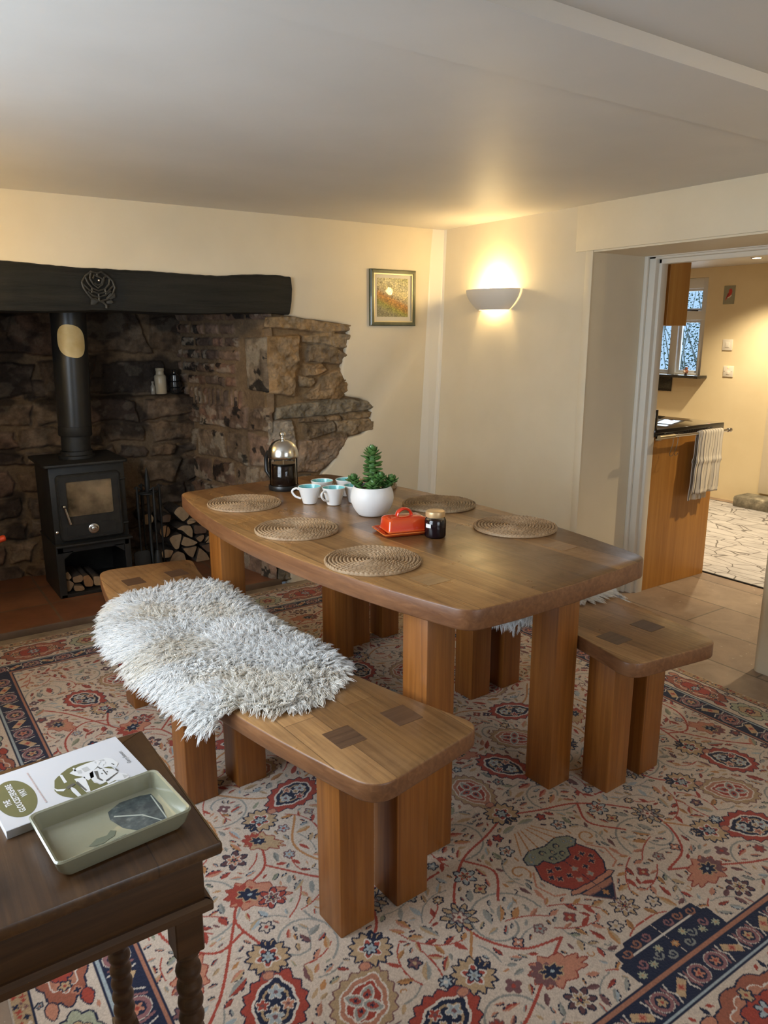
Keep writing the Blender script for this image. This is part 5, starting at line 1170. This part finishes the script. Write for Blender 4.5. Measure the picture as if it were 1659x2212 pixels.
# ------------------------------------------------------------------ side table with book and dish
sd = thing('side_table', 'dark oak side table with turned legs in the near left corner', 'side table', (-2.86, -2.55, 0))
TX = lambda x: x + 2.86
TY = lambda y: y + 2.55
mb = MB(); mb.prism(rrect(TX(-3.17), TX(-2.553), TY(-2.737), TY(-2.362), .004, 2), .638, .660, .006); mb.build('tabletop', wood('side_table_top', (.040, .017, .006), (.085, .038, .013), (.165, .082, .030), 1, .33, .8, (2.0, .215), coat=.2), sd)
mb = MB()
for x0, x1, y0, y1 in ((-3.14, -2.575, -2.712, -2.694), (-3.14, -2.575, -2.405, -2.387), (-2.593, -2.5755, -2.695, -2.404), (-3.1395, -3.122, -2.695, -2.404)): mb.box(TX(x0), TX(x1), TY(y0), TY(y1), .553, .640, .002)
mb.build('apron', M['oak_dark'], sd)
mb = MB(); i_o = rrect(TX(-3.15), TX(-2.566), TY(-2.722), TY(-2.378), .002, 1); i_i = rrect(TX(-3.12), TX(-2.596), TY(-2.692), TY(-2.408), .002, 1); ringframe(mb, i_o, i_i, .543, .560, 0, .006); mb.build('moulding', M['oak_dark'], sd)
for lx, ly in ((-2.600, -2.688), (-2.640, -2.412), (-3.115, -2.688), (-3.115, -2.412)):
    mb = MB(); x, y = TX(lx), TY(ly); mb.prism(rrect(x - .021, x + .021, y - .021, y + .021, .002, 1), .47, .640, .001)
    prof = [(.019, .47), (.020, .462), (.0155, .455), (.016, .448)]
    z = .444
    while z > .14:
        prof += [(.0150, z), (.0185, z - .008), (.0195, z - .014), (.0185, z - .020), (.0150, z - .027)]; z -= .029
    prof += [(.015, .125), (.019, .118), (.019, .11)]
    mb.lathe(prof[::-1], 22, (x, y, 0)); mb.prism(rrect(x - .020, x + .020, y - .020, y + .020, .002, 1), .035, .112, .001); mb.lathe([(.012, 0.0), (.018, .006), (.019, .02), (.014, .036)], 18, (x, y, 0)); mb.build('leg', M['oak_dark'], sd)
# book
BZ = .660
bk = thing('book', 'white paperback walking guide with olive oval title on the side table', 'book', (-2.805, -2.561, BZ), math.atan2(.021, .215))
bw, bh, bt = .216, .158, .0125
mb = MB(); mb.box(.001, bw - .001, .001, bh - .001, .0008, bt - .0006); mb.build('pages', pmat('page_edges', (.66, .64, .60), .8), bk, smooth=False)
mb = MB(); mb.box(0, bw, 0, bh, 0, .0007); mb.box(0, bw, 0, bh, bt - .0006, bt); mb.box(0, bw, -.0004, .0006, 0, bt); cov = mb.build('cover', pmat('white_card_cover', (.46, .455, .47), .3, coat=.3), bk, smooth=False)
OL = pmat('olive_print', (.105, .100, .040), .4); INK = pmat('dark_print', (.075, .070, .062), .5); GRY = pmat('grey_print', (.36, .355, .345), .5); WHP = pmat('white_print', (.52, .515, .51), .4); PNK = pmat('brown_print', (.40, .30, .28), .5)
def flat(name, polys, mat, z, parent):
    mb = MB()
    for P in polys:
        if sum(P[i - 1][0] * P[i][1] - P[i][0] * P[i - 1][1] for i in range(len(P))) < 0: P = P[::-1]
        plate(mb, P, z)
    return mb.build(name, mat, parent, smooth=False)
def pic(P): return [(.067942 + .00016176 * x - 8.3528e-5 * y - 3.898e-8 * x * y, .316988 - .00013328 * x - .00035111 * y + 2.952e-8 * x * y) for x, y in P]
# cover plane coordinates measured along the book: s from the left end, t from the near edge
flat('title_oval', [ell(.032, .076, .027, .056, 44)], OL, bt + .0003, cov)
flat('picture_disc', [pic([(462, 500), (480, 478), (520, 440), (570, 400), (620, 372), (680, 350), (740, 335), (800, 325), (860, 330), (920, 360), (970, 400), (985, 450), (985, 500), (960, 540), (920, 570), (860, 600), (800, 622), (740, 638), (670, 645), (600, 640), (530, 628), (490, 610), (462, 585)])], OL, bt + .0003, cov)
for P in ([(590, 440), (660, 385), (740, 350), (800, 330), (830, 380), (790, 420), (800, 470), (750, 500), (700, 470), (640, 460)], [(800, 330), (900, 300), (960, 310), (1005, 350), (990, 385), (920, 380), (860, 400), (830, 380)], [(760, 440), (830, 390), (960, 400), (1000, 430), (930, 500), (860, 530), (800, 520), (770, 480)], [(900, 500), (1000, 430), (1080, 445), (1105, 470), (1060, 495), (980, 500), (920, 530)], [(630, 490), (720, 470), (760, 560), (770, 590), (735, 600), (690, 560)], [(500, 450), (530, 455), (570, 515), (545, 525)], [(590, 545), (640, 570), (700, 630), (670, 640), (610, 590)], [(740, 605), (1000, 500), (1010, 508), (760, 615)], [(455, 565), (490, 575), (560, 570), (540, 590), (480, 590)], [(615, 395), (630, 390), (650, 420), (635, 425)]): flat('walker', [pic(P)], WHP, bt + .0006, cov)
for P in ([(800, 425), (830, 420), (845, 480), (880, 500), (870, 508), (830, 490)], [(870, 410), (880, 408), (915, 450), (905, 455)], [(860, 440), (870, 438), (874, 446), (864, 448)], [(905, 425), (915, 423), (918, 431), (908, 433)], [(905, 500), (1000, 430), (1008, 434), (915, 510)], [(985, 395), (1008, 415), (998, 425), (978, 405)], [(830, 378), (860, 398), (850, 404), (825, 386)], [(950, 350), (975, 362), (968, 368), (945, 356)], [(640, 520), (660, 510), (740, 580), (730, 590)], [(560, 560), (620, 525), (640, 535), (580, 575)]): flat('rucksack_lines', [pic(P)], INK, bt + .0009, cov)
for P in ([(690, 400), (740, 380), (770, 410), (720, 430)], [(650, 420), (690, 410), (700, 440), (665, 445)], [(800, 340), (880, 312), (890, 325), (815, 355)], [(1040, 450), (1090, 460), (1060, 485)], [(780, 500), (850, 528), (900, 520), (850, 538)]): flat('shading', [pic(P)], GRY, bt + .0008, cov)
for P in ([(818, 335), (850, 330), (858, 345), (840, 352), (846, 365), (826, 368)], [(862, 330), (895, 335), (900, 360), (880, 362), (880, 378), (862, 380)]): flat('pack_pockets', [pic(P)], WHP, bt + .0010, cov)
def text(name, s_, size, loc, rz, mat, parent, align='CENTER', sx=1.0, bold=0.0):
    cu = D.curves.new(name, 'FONT'); cu.body = s_; cu.size = size; cu.align_x = align; cu.align_y = 'CENTER'; cu.offset = bold
    tmp = D.objects.new(name, cu); C.objects.link(tmp); bpy.context.view_layer.update()
    me = D.meshes.new_from_object(tmp.evaluated_get(bpy.context.evaluated_depsgraph_get())); C.objects.unlink(tmp); D.objects.remove(tmp)
    me.name = name; me.transform(Matrix.Scale(sx, 4, (1, 0, 0))); me.materials.clear(); me.materials.append(mat)
    o = D.objects.new(name, me); C.objects.link(o); o.parent = parent; o.location = loc; o.rotation_euler = (0, 0, rz); return o
text('title_text', 'THE', .0125, (.0195, .069, bt + .0006), R(90), WHP, cov, sx=.82, bold=.0003)
text('title_text', 'GLOUCESTERSHIRE', .0118, (.032, .077, bt + .0006), R(90), WHP, cov, sx=.86, bold=.0003)
text('title_text', 'WAY', .0125, (.0445, .084, bt + .0006), R(90), WHP, cov, sx=.82, bold=.0003)
text('author_text', 'Gerry Stewart', .0090, (.203, .082, bt + .0006), R(90), INK, cov, sx=.85)
r_b = random.Random(3)
P_ = []; y_ = .035
while y_ < .132:
    w2 = r_b.uniform(.003, .010); P_.append([(.0635, y_), (.0655, y_), (.0655, y_ + w2), (.0635, y_ + w2)]); y_ += w2 + .0016
flat('subtitle_line', P_, PNK, bt + .0006, cov)
# ceramic dish
ds = thing('ceramic_dish', 'rectangular sage-green ceramic dish in front of the book', 'dish', (-2.677, -2.630, BZ), R(5))
def dish_mat():
    return noisy('sage_glaze', [(.3, (.205, .20, .135)), (.7, (.255, .25, .175))], 10, .16, .02, .001, coat=.5)
dm = dish_mat()
a_, b_ = .094, .067; rn = 6
mb = MB(); mb.rings([[(x, y, z) for x, y in rrect(-ax_, ax_, -ay, ay, rr, rn)] for ax_, ay, rr, z in ((a_ - .014, b_ - .014, .010, .003), (a_ - .010, b_ - .010, .012, .004), (a_ - .004, b_ - .004, .012, .014), (a_, b_, .010, .030), (a_ + .001, b_ + .001, .010, .0325), (a_ - .001, b_ - .001, .010, .0345), (a_ - .004, b_ - .004, .009, .033), (a_ - .010, b_ - .010, .008, .010), (a_ - .014, b_ - .014, .008, .0075))]); mb.build('body', dm, ds)
for s_ in (-1, 1):
    mb = MB(); mb.box(s_ * .05 - .018, s_ * .05 + .018, -b_ + .016, b_ - .016, 0, .0042, .002); mb.build('foot', dm, ds)
SL_ = noisy('slate_blue_print', [(.35, (.035, .045, .048)), (.6, (.075, .09, .09)), (.75, (.17, .185, .17))], 70, .2, 0, coat=.4)
flat('painted_motif', [[(.008, .040), (.030, .052), (.060, .050), (.076, .044), (.077, .006), (.070, -.030), (.030, -.034), (.012, -.010), (.004, .020)]], SL_, .0079, ds)
flat('painted_line', [[(.010, .022), (.044, .000), (.062, -.030), (.064, -.030), (.046, .002), (.012, .025)], [(.073, .040), (.075, .040), (.071, -.028), (.069, -.028)]], pmat('pale_glaze_line', (.35, .37, .32), .2), .0083, ds)
flat('painted_leaf', [[(-.040, -.020), (-.026, -.010), (-.012, -.012), (-.004, -.004), (.002, -.010), (-.004, -.020), (-.012, -.022), (-.020, -.026), (-.034, -.024)], [(-.046, -.036), (-.034, -.026), (-.016, -.028), (.010, -.026), (.010, -.034), (-.006, -.042), (-.030, -.042)]], pmat('dark_sage_print', (.12, .135, .095), .2, coat=.4), .0079, ds)
flat('glaze_mark', [[(-.060, -.034), (-.050, -.031), (-.050, -.033), (-.059, -.0355)]], pmat('brown_mark', (.10, .06, .03), .3), .0081, ds)
lathe_thing('navy_bowl', 'dark blue glazed bowl cut off by the left edge of the picture', 'bowl', (-2.902, -2.640, BZ), [(.020, 0), (.024, .003), (.045, .025), (.054, .050), (.052, .052), (.043, .028), (.0, .010)], pmat('navy_glaze', (.012, .018, .085), .15, coat=.5), 32)

# ------------------------------------------------------------------ kitchen beyond the archway
KW = noisy('kitchen_cream_wall', [(.35, (.74, .64, .43)), (.65, (.78, .685, .475))], 3, .6, .25, .005, bscale=8)
mb = MB()
WY0, WY1, WZ0, WZ1 = 0.236, 1.15, 1.000, 1.812
for y0, y1, z0, z1 in ((-5.1, WY0, -.02, 2.0), (WY1, 2.3, -.02, 2.0), (WY0, WY1, -.02, WZ0), (WY0, WY1, WZ1, 2.0)): mb.box(3.0, 3.14, y0, y1, z0, z1)
struct(mb.build('wall_kitchen', KW, smooth=False))
mb = MB(); mb.box(.46, 3.14, 2.2, 2.3, -.02, 2.0); struct(mb.build('wall_kitchen_back', KW, smooth=False))
mb = MB(); mb.box(.46, 3.14, -5.14, -5.0, -.02, 2.0); struct(mb.build('wall_kitchen_front', KW, smooth=False))
mb = MB(); mb.box(.463, .475, -1.17, 2.2, -.02, 1.9); mb.box(.455, .475, -1.196, -1.165, -.02, 1.72, .003); struct(mb.build('wall_kitchen_left', KW, smooth=False))
mb = MB(); mb.box(.455, 3.14, -5.1, 2.3, 1.886, 2.0); struct(mb.build('ceiling_kitchen', M['ceiling'], smooth=False))
# window
mb = MB()
for y0, y1, z0, z1, d in ((WY0, .296, WZ0, WZ1, .030), (1.09, WY1, WZ0, WZ1, .030), (WY0 + .001, WY1 - .001, WZ1 - .085, WZ1 - .0005, .0285), (WY0 + .001, WY1 - .001, WZ0 + .0005, 1.025, .0275), (.505, .575, WZ0 + .001, WZ1 - .001, .034), (.80, .86, WZ0 + .001, WZ1 - .001, .034), (WY0 + .001, WY1 - .001, 1.468, 1.545, .032)): mb.box(3.06 - d, 3.06 + d, y0, y1, z0, z1, .004)
for y0, y1 in ((.296, .505), (.575, .80), (.86, 1.09)):
    for z0, z1 in ((1.025, 1.468), (1.545, WZ1 - .085)):
        ringframe(mb, rrect(y0, y1, z0, z1, .001, 1), rrect(y0 + .024, y1 - .024, z0 + .024, z1 - .024, .001, 1), -.01, .01) if False else None
        for a, b_, c_, d_, e_ in ((y0, y0 + .02, z0, z1, 0), (y1 - .02, y1, z0, z1, 0), (y0 + .001, y1 - .001, z0, z0 + .02, .001), (y0 + .001, y1 - .001, z1 - .02, z1, .001)): mb.box(3.055 + e_, 3.075 - e_, a, b_, c_, d_, .002)
win = struct(mb.build('window_1', pmat('blue_white_gloss', (.70, .74, .78), .3)))
mb = MB(); mb.box(3.062, 3.064, WY0 + .02, WY1 - .02, WZ0 + .02, WZ1 - .08); mb.build('pane', M['glass'], win, smooth=False)
mb = MB(); mb.tube([(3.03, .33, 1.545), (3.03, .42, 1.552), (3.02, .46, 1.548)], .005, 8); mb.build('window_latch', M['iron'], win)
GRAN = noisy('black_granite', [(.45, (.010, .010, .010)), (.7, (.035, .035, .034))], 140, .05, 0, coat=.5)
mb = MB(); mb.box(2.87, 3.05, .170, 1.2, .988, 1.012, .004); mb.box(2.985, 3.0, .50, 1.2, .86, .99, .002); struct(mb.build('window_sill', GRAN))
# garden seen through the window
LEAF = noisy('hedge_leaves', [(.3, (.03, .06, .025)), (.7, (.12, .19, .07))], 6, .6, 0); TWIG = pmat('bare_twigs', (.55, .53, .48), .8)
r_g = random.Random(12)
def bush(label, cx, cy, w_, h_, nl, ntw, seed):
    r = random.Random(seed); t = thing('garden_shrub', label, 'shrub', (cx, cy, -.01))
    mb = MB()
    for _ in range(nl):
        x, y, z = r.gauss(0, w_ * .35), r.gauss(0, w_ * .5), r.uniform(.2, h_); s_ = r.uniform(.012, .03); i0 = len(mb.v)
        mb.add([(0, 0, 0), (s_ * .35, s_ * .5, .004), (0, s_, 0), (-s_ * .35, s_ * .5, .004)], [(0, 1, 2, 3)]); mb.xform(Matrix.Translation((x, y, z)) @ Euler((r.uniform(0, 6), r.uniform(0, 6), r.uniform(0, 6))).to_matrix().to_4x4(), i0)
    mb.build('foliage', LEAF, t, smooth=False)
    mb = MB()
    for _ in range(ntw):
        x, y = r.gauss(0, w_ * .3), r.gauss(0, w_ * .5); dx, dy = r.uniform(-.5, .5), r.uniform(-.8, .8); h2 = r.uniform(.5, 1) * h_ * 1.15
        mb.tube([(x, y, 0), (x + dx * .3, y + dy * .3, h2 * .4), (x + dx * .5 + r.uniform(-.1, .1), y + dy * .7, h2 * .75), (x + dx, y + dy, h2)], [.012, .009, .006, .003], 5)
    mb.build('twigs', TWIG, t); return t
bush('leafy shrub with bare arching twigs, left in the kitchen window', 5.1, 1.15, .9, 2.3, 15000, 90, 3)
bush('dark twiggy shrub behind the garden wall, right in the kitchen window', 7.6, .55, 1.6, 3.4, 20000, 130, 5)
def gw():
    m, nt, b = new_mat('garden_stone'); v = coords(nt); br = nt.nodes.new('ShaderNodeTexBrick'); br.inputs['Scale'].default_value = 1.0; br.inputs['Brick Width'].default_value = .3; br.inputs['Row Height'].default_value = .09
    br.inputs['Color1'].default_value = (.12, .125, .11, 1); br.inputs['Color2'].default_value = (.26, .27, .25, 1); br.inputs['Mortar'].default_value = (.05, .05, .045, 1); br.inputs['Mortar Size'].default_value = .012
    v2 = coords(nt, (1, 1, 1), (R(90), 0, R(90))); nt.links.new(v2, br.inputs['Vector']); nt.links.new(br.outputs['Color'], b.inputs['Base Color']); b.inputs['Roughness'].default_value = .9; return m
mb = MB(); mb.box(5.6, 5.9, -.9, .75, -.01, 1.38, .02); mb.box(5.55, 5.95, -.9, .78, 1.38, 1.44, .015); o = mb.build('garden_wall', gw()); tag(o, 'low grey stone garden wall seen through the kitchen window', 'wall')
mb = MB(); mb.box(3.2, 9.5, -4, 6, -.1, -.012); struct(mb.build('garden_ground', noisy('lawn', [(.3, (.05, .09, .03)), (.7, (.12, .18, .06))], 9, .9, 0)))
# cabinets and worktop
kc = thing('kitchen_cabinet', 'oak kitchen base cabinet seen end-on through the archway', 'cabinet', (.477, -1.194, -.01))
mb = MB(); mb.box(.0, .556, .0, .020, 0, .843, .001); mb.build('end_panel', M['oak_cab'], kc, smooth=False)
mb = MB(); mb.box(.002, .535, .020, 1.8, .10, .843); mb.build('carcass', pmat('cabinet_carcass', (.45, .36, .22), .6), kc, smooth=False)
mb = MB()
for k in range(3): mb.box(.535, .555, .025 + .59 * k, .61 + .59 * k, .11, .84, .003)
mb.build('door', M['oak_cab'], kc)
wt = thing('worktop', 'black granite kitchen worktop on the oak cabinet', 'worktop', (.475, -1.205, .834))
mb = MB(); mb.box(-.01, .608, 0, 1.82, 0, .038, .003); mb.build('slab', GRAN, wt)
mb = MB(); mb.box(-.01, .012, .004, 1.82, .038, .140, .002); mb.build('upstand', GRAN, wt)
wc = thing('wall_cabinet', 'oak wall cabinet hanging near the kitchen window', 'cabinet', (.478, -1.194, 1.397))
mb = MB(); mb.box(.022, .187, 0, .018, 0, .485, .001); mb.build('end_panel', wood('wall_cabinet_oak', (.36, .16, .03), (.50, .24, .05), (.60, .33, .09), 2, .4, .4), wc, smooth=False)
mb = MB(); mb.box(.0, .180, .018, .75, 0, .485); mb.build('carcass', M['oak_cab'], wc, smooth=False)
# towel rail, hooks and towel
tr = thing('towel_rail', 'steel towel rail along the end of the oak base cabinet', 'rail', (.475, -1.194, .838))
mb = MB(); mb.tube([(-.02, -.052, 0), (.585, -.052, -.004)], .0075, 14); mb.build('rail', M['chrome'], tr)
mb = MB(); mb.lathe([(.011, 0), (.012, .002), (.012, .010), (.008, .013), (.012, .016), (.012, .026), (.006, .028)], 16); mb.xform(Matrix.Translation((.583, -.052, -.004)) @ Matrix.Rotation(R(90), 4, 'Y')); mb.build('finial', M['chrome'], tr)
mb = MB(); mb.tube([(-.03, -.052, 0), (.095, -.052, 0)], .0115, 14); mb.build('sleeve', pmat('aged_brass', (.50, .42, .27), .3, .8), tr)
for x in (.02, .50): mb = MB(); mb.tube([(x, .0, -.018), (x, -.030, -.012), (x, -.052, -.001)], [.013, .011, .009], 14); mb.build('bracket', M['chrome'], tr)
HK = pmat('dull_steel', (.20, .17, .13), .4, .8)
def hook(label, x, sw):
    mb = MB(); pts = [(.010 * math.sin(a), 0, .0105 * math.cos(a)) for a in [R(200 - 22 * k) for k in range(10)]]
    pts += [(.004 - sw * .3, 0, -.04), (-.012 - sw * .6, 0, -.085)] + [(-.012 - sw + .016 - .016 * math.cos(R(30 * k)), 0, -.092 - .014 * math.sin(R(30 * k))) for k in range(7)]
    mb.tube(pts, .0015, 8); o = mb.build('steel_hook', HK); o.location = (x, -1.246, .838); return tag(o, label, 'hook', 'S-shaped steel hooks')
hook('thin steel S-hook nearer the archway end of the towel rail', .566, .010); hook('thin steel S-hook nearer the towel on the rail', .606, .010)
def towel_mat():
    m, nt, b = new_mat('striped_towel'); a = nt.nodes.new('ShaderNodeAttribute'); a.attribute_name = 'Col'; v = coords(nt); f = noise(nt, v, 300, 2)
    nt.links.new(a.outputs['Color'], b.inputs['Base Color']); b.inputs['Roughness'].default_value = .95; bump(nt, b, f, .4, .001); return m
def towel():
    t = thing('tea_towel', 'cream tea towel with dark stripes folded over the rail', 'towel', (.88, -1.246, .838)); TM = towel_mat()
    def panel(nm, x0, x1, zf, zb, gap, skew, seed):
        nu, nv_ = 60, 70; u = np.linspace(0, 1, nu); s = np.linspace(0, 1, nv_); uu, ss = np.meshgrid(u, s)
        total = zf + zb + PI * gap; d = ss * total
        front = d < zf; over = (d >= zf) & (d < zf + PI * gap); th = (d - zf) / gap
        z = np.where(front, -(zf - d), np.where(over, gap * np.sin(np.clip(th, 0, PI)), -(d - zf - PI * gap))); y = np.where(front, -gap, np.where(over, -gap * np.cos(np.clip(th, 0, PI)), gap))
        hang = np.clip(-z / .3, 0, 1.2); fold = np.sin(uu * 21 + seed) * .004 + np.sin(uu * 9 + seed * 2) * .005
        y = y + fold * hang + .006 * np.exp(-((z + .155) / .012) ** 2) * np.sign(y); x = x0 + (x1 - x0) * uu + skew * hang * (1 - .3 * uu) + .002 * np.sin(z * 40 + uu * 7)
        st_ = np.abs(((uu * 8.3 + .15) % 1) - .5) < .085; col = np.where(st_[..., None], np.array((.16, .15, .16)), np.array((.76, .72, .64))); hem = (ss < .03) | (ss > .97); col = np.where((hem & ((uu * 30) % 2 < 1))[..., None], np.array((.80, .77, .70)), col)
        o = np_mesh(nm, np.stack([x.ravel(), y.ravel(), z.ravel()], -1), gridq(nu, nv_), TM, t, col.reshape(-1, 3)); md = o.modifiers.new('thickness', 'SOLIDIFY'); md.thickness = .0025; return o
    panel('front_fold', -.082, .116, .335, .33, .014, -.018, 1.0); panel('back_fold', -.100, .06, .33, .372, .0105, -.022, 3.0)
towel()
# kitchen rug
def cracked():
    m, nt, b = new_mat('cracked_stone_print'); v = coords(nt, (1, 1, 1)); n_ = nt.nodes.new('ShaderNodeTexNoise'); n_.inputs['Scale'].default_value = 9; nt.links.new(v, n_.inputs['Vector'])
    v2 = mix(nt, .035, v, n_.outputs['Color'])
    mp = nt.nodes.new('ShaderNodeMapping'); mp.inputs['Scale'].default_value = (7.0, 4.4, 1); nt.links.new(v2, mp.inputs['Vector'])
    vo = nt.nodes.new('ShaderNodeTexVoronoi'); vo.feature = 'DISTANCE_TO_EDGE'; vo.inputs['Scale'].default_value = 1.3; nt.links.new(mp.outputs[0], vo.inputs['Vector'])
    wv = nt.nodes.new('ShaderNodeTexWave'); wv.wave_type = 'BANDS'; wv.bands_direction = 'X'; wv.inputs['Scale'].default_value = 2.6; wv.inputs['Distortion'].default_value = 1.2; wv.inputs['Detail'].default_value = 2; wv.inputs['Detail Scale'].default_value = .6; nt.links.new(v2, wv.inputs['Vector'])
    f = noise(nt, v, 6, 5); base = ramp(nt, f, [(.3, (.38, .37, .38)), (.7, (.52, .51, .52))])
    c = mix(nt, ramp(nt, vo.outputs['Distance'], [(.012, (.9, .9, .9)), (.028, (0, 0, 0))]), base, (.10, .09, .085)); c = mix(nt, ramp(nt, wv.outputs['Fac'], [(.004, (.6, .6, .6)), (.02, (0, 0, 0))]), c, (.16, .15, .14))
    nt.links.new(c, b.inputs['Base Color']); b.inputs['Roughness'].default_value = .9; return m
kr = thing('kitchen_rug', 'pale rug with a dark cracked-line pattern on the kitchen floor', 'rug', (1.05, -1.0, -.01))
mb = MB(); mb.box(.012, 1.83, -1.4, 1.2, 0, .007, .002); mb.build('pile', cracked(), kr); mb = MB()
for x0, x1, y0, y1 in ((0, .012, -1.412, 1.212), (1.83, 1.842, -1.412, 1.212), (.012, 1.83, -1.412, -1.4), (.012, 1.83, 1.2, 1.212)): mb.box(x0, x1, y0, y1, 0, .0075, .002)
mb.build('binding', pmat('black_binding', (.02, .02, .02), .8), kr)
# far wall: bird card, switch, spur, door
bc = thing('bird_card', 'grey-green card with a red bird on the kitchen wall', 'card', (2.999, .0395, 1.661), 0)
mb = MB(); mb.box(-.003, 0, -.0485, .0485, -.072, .072, .0005); mb.build('backing', pmat('grey_green_card', (.30, .31, .24), .7), bc, smooth=False)
TOYZ = Matrix(((0, 0, -1, 0), (-1, 0, 0, 0), (0, 1, 0, 0), (0, 0, 0, 1)))   # local x -> -y, local y -> z, local z -> -x
def wallplate(nm, P, z, mat, parent):
    mb = MB()
    if sum(P[i - 1][0] * P[i][1] - P[i][0] * P[i - 1][1] for i in range(len(P))) < 0: P = P[::-1]
    plate(mb, P, z); mb.xform(TOYZ); return mb.build(nm, mat, parent, smooth=False)
wallplate('bird_body', [(-.004, .040), (.010, .050), (.022, .044), (.026, .022), (.020, .002), (.004, -.012), (-.014, -.022), (-.028, -.046), (-.026, -.026), (-.016, -.002), (-.004, .022)], .0035, pmat('bird_red', (.52, .055, .045), .6), bc)
wallplate('bird_belly', [(.020, .002), (.004, -.012), (-.014, -.022), (-.006, -.026), (.014, -.018), (.024, -.006)], .0042, pmat('bird_white', (.74, .70, .64), .6), bc)
wallplate('bird_wing', [(-.012, .012), (.004, .010), (-.006, -.010), (-.022, -.030), (-.020, -.010)], .0042, pmat('bird_dark', (.25, .03, .03), .6), bc)
PL = pmat('switch_white', (.74, .72, .66), .35)
sw = thing('light_switch', 'white light switch below the bird card', 'switch', (2.999, .008, 1.266)); mb = MB(); mb.box(-.008, 0, -.044, .044, -.044, .044, .003); mb.build('faceplate', PL, sw); mb = MB(); mb.box(-.012, -.006, -.018, .018, -.022, .022, .002); mb.build('rocker', PL, sw)
sp = thing('fused_spur', 'white fused switch plate with a glowing red neon, below the light switch', 'switch', (2.999, -.022, 1.054)); mb = MB(); mb.box(-.008, 0, -.044, .044, -.044, .044, .003); mb.build('faceplate', PL, sp); mb = MB(); mb.box(-.011, -.006, -.014, .014, -.026, .004, .002); mb.build('fuse_holder', PL, sp)
mb = MB(); mb.ball((-.008, .0, .032), .006, 10, 8); mb.build('neon', pmat('red_neon', (.9, .1, .05), .3, emis=(1, .10, .03), es=10), sp)
for yy in (-.033, .033): mb = MB(); mb.ball((-.007, yy, 0), .004, 8, 6); mb.build('screw', M['chrome'], sp)
mb = MB(); mb.box(2.975, 3.0, -1.3, -.395, .10, 1.86, .003); struct(mb.build('door_1', pmat('cream_gloss_door', (.80, .74, .60), .35)))
mb = MB(); mb.box(2.80, 3.0, -1.4, -.29, -.015, .085, .02); struct(mb.build('door_step', noisy('worn_step', [(.3, (.08, .075, .06)), (.6, (.24, .22, .17)), (.8, (.5, .46, .36))], 14, .9, .5, .01)))
# bird on the sill
rb = thing('robin_figure', 'small red and white bird figure on the kitchen window sill', 'ornament', (2.93, .325, 1.012))
mb = MB(); mb.ball((0, 0, .030), .020, 14, 10, 0, 1.1); mb.ball((-.004, -.006, .056), .0125, 12, 8); mb.build('body', pmat('robin_brown', (.30, .12, .07), .5), rb); mb = MB(); mb.ball((-.010, .004, .028), .0145, 12, 8); mb.build('breast', pmat('robin_white', (.74, .66, .60), .5), rb)
mb = MB(); mb.tube([(.006, .012, .034), (.016, .035, .044)], [.008, .003], 8); mb.build('tail', pmat('robin_red', (.45, .05, .04), .5), rb); mb = MB(); mb.lathe([(.012, 0), (.012, .004), (.004, .012)], 12); mb.build('stand', M['iron'], rb)
# recessed ceiling lamps
WARM = (1.0, .79, .50)
def downlight(label, x, y, e):
    t = thing('ceiling_spotlight', label, 'ceiling light', (x, y, 1.886), 0, 'recessed kitchen spotlights')
    mb = MB(); ringframe(mb, ell(0, 0, .042, .042, 28), ell(0, 0, .030, .030, 28), -.001, .006, 0, .003); mb.xform(Matrix.Rotation(PI, 4, 'X')); mb.build('bezel', M['chrome'], t)
    mb = MB(); mb.lathe([(.0, -.002), (.029, -.002), (.029, -.0005)], 24, cap0=False); mb.build('lamp_face', pmat('lit_lamp_face', (1, .9, .75), .3, emis=(1, .85, .6), es=30), t)
    l = D.lights.new('spotlight_beam', 'SPOT'); l.energy = e; l.color = WARM; l.spot_size = R(125); l.spot_blend = .7; l.shadow_soft_size = .03; o = D.objects.new('spotlight_beam', l); C.objects.link(o); o.parent = t; o.location = (0, 0, -.012); return t
downlight('recessed spotlight glowing in the kitchen ceiling', 2.50, -.455, 105); downlight('recessed spotlight in the kitchen ceiling over the rug, out of view', 1.62, -1.9, 130); downlight('added recessed spotlight in the kitchen ceiling by the worktop, unseen, for extra warm light', 1.45, .35, 110)  # the worktop spotlight is an unseen extra, added to warm the kitchen
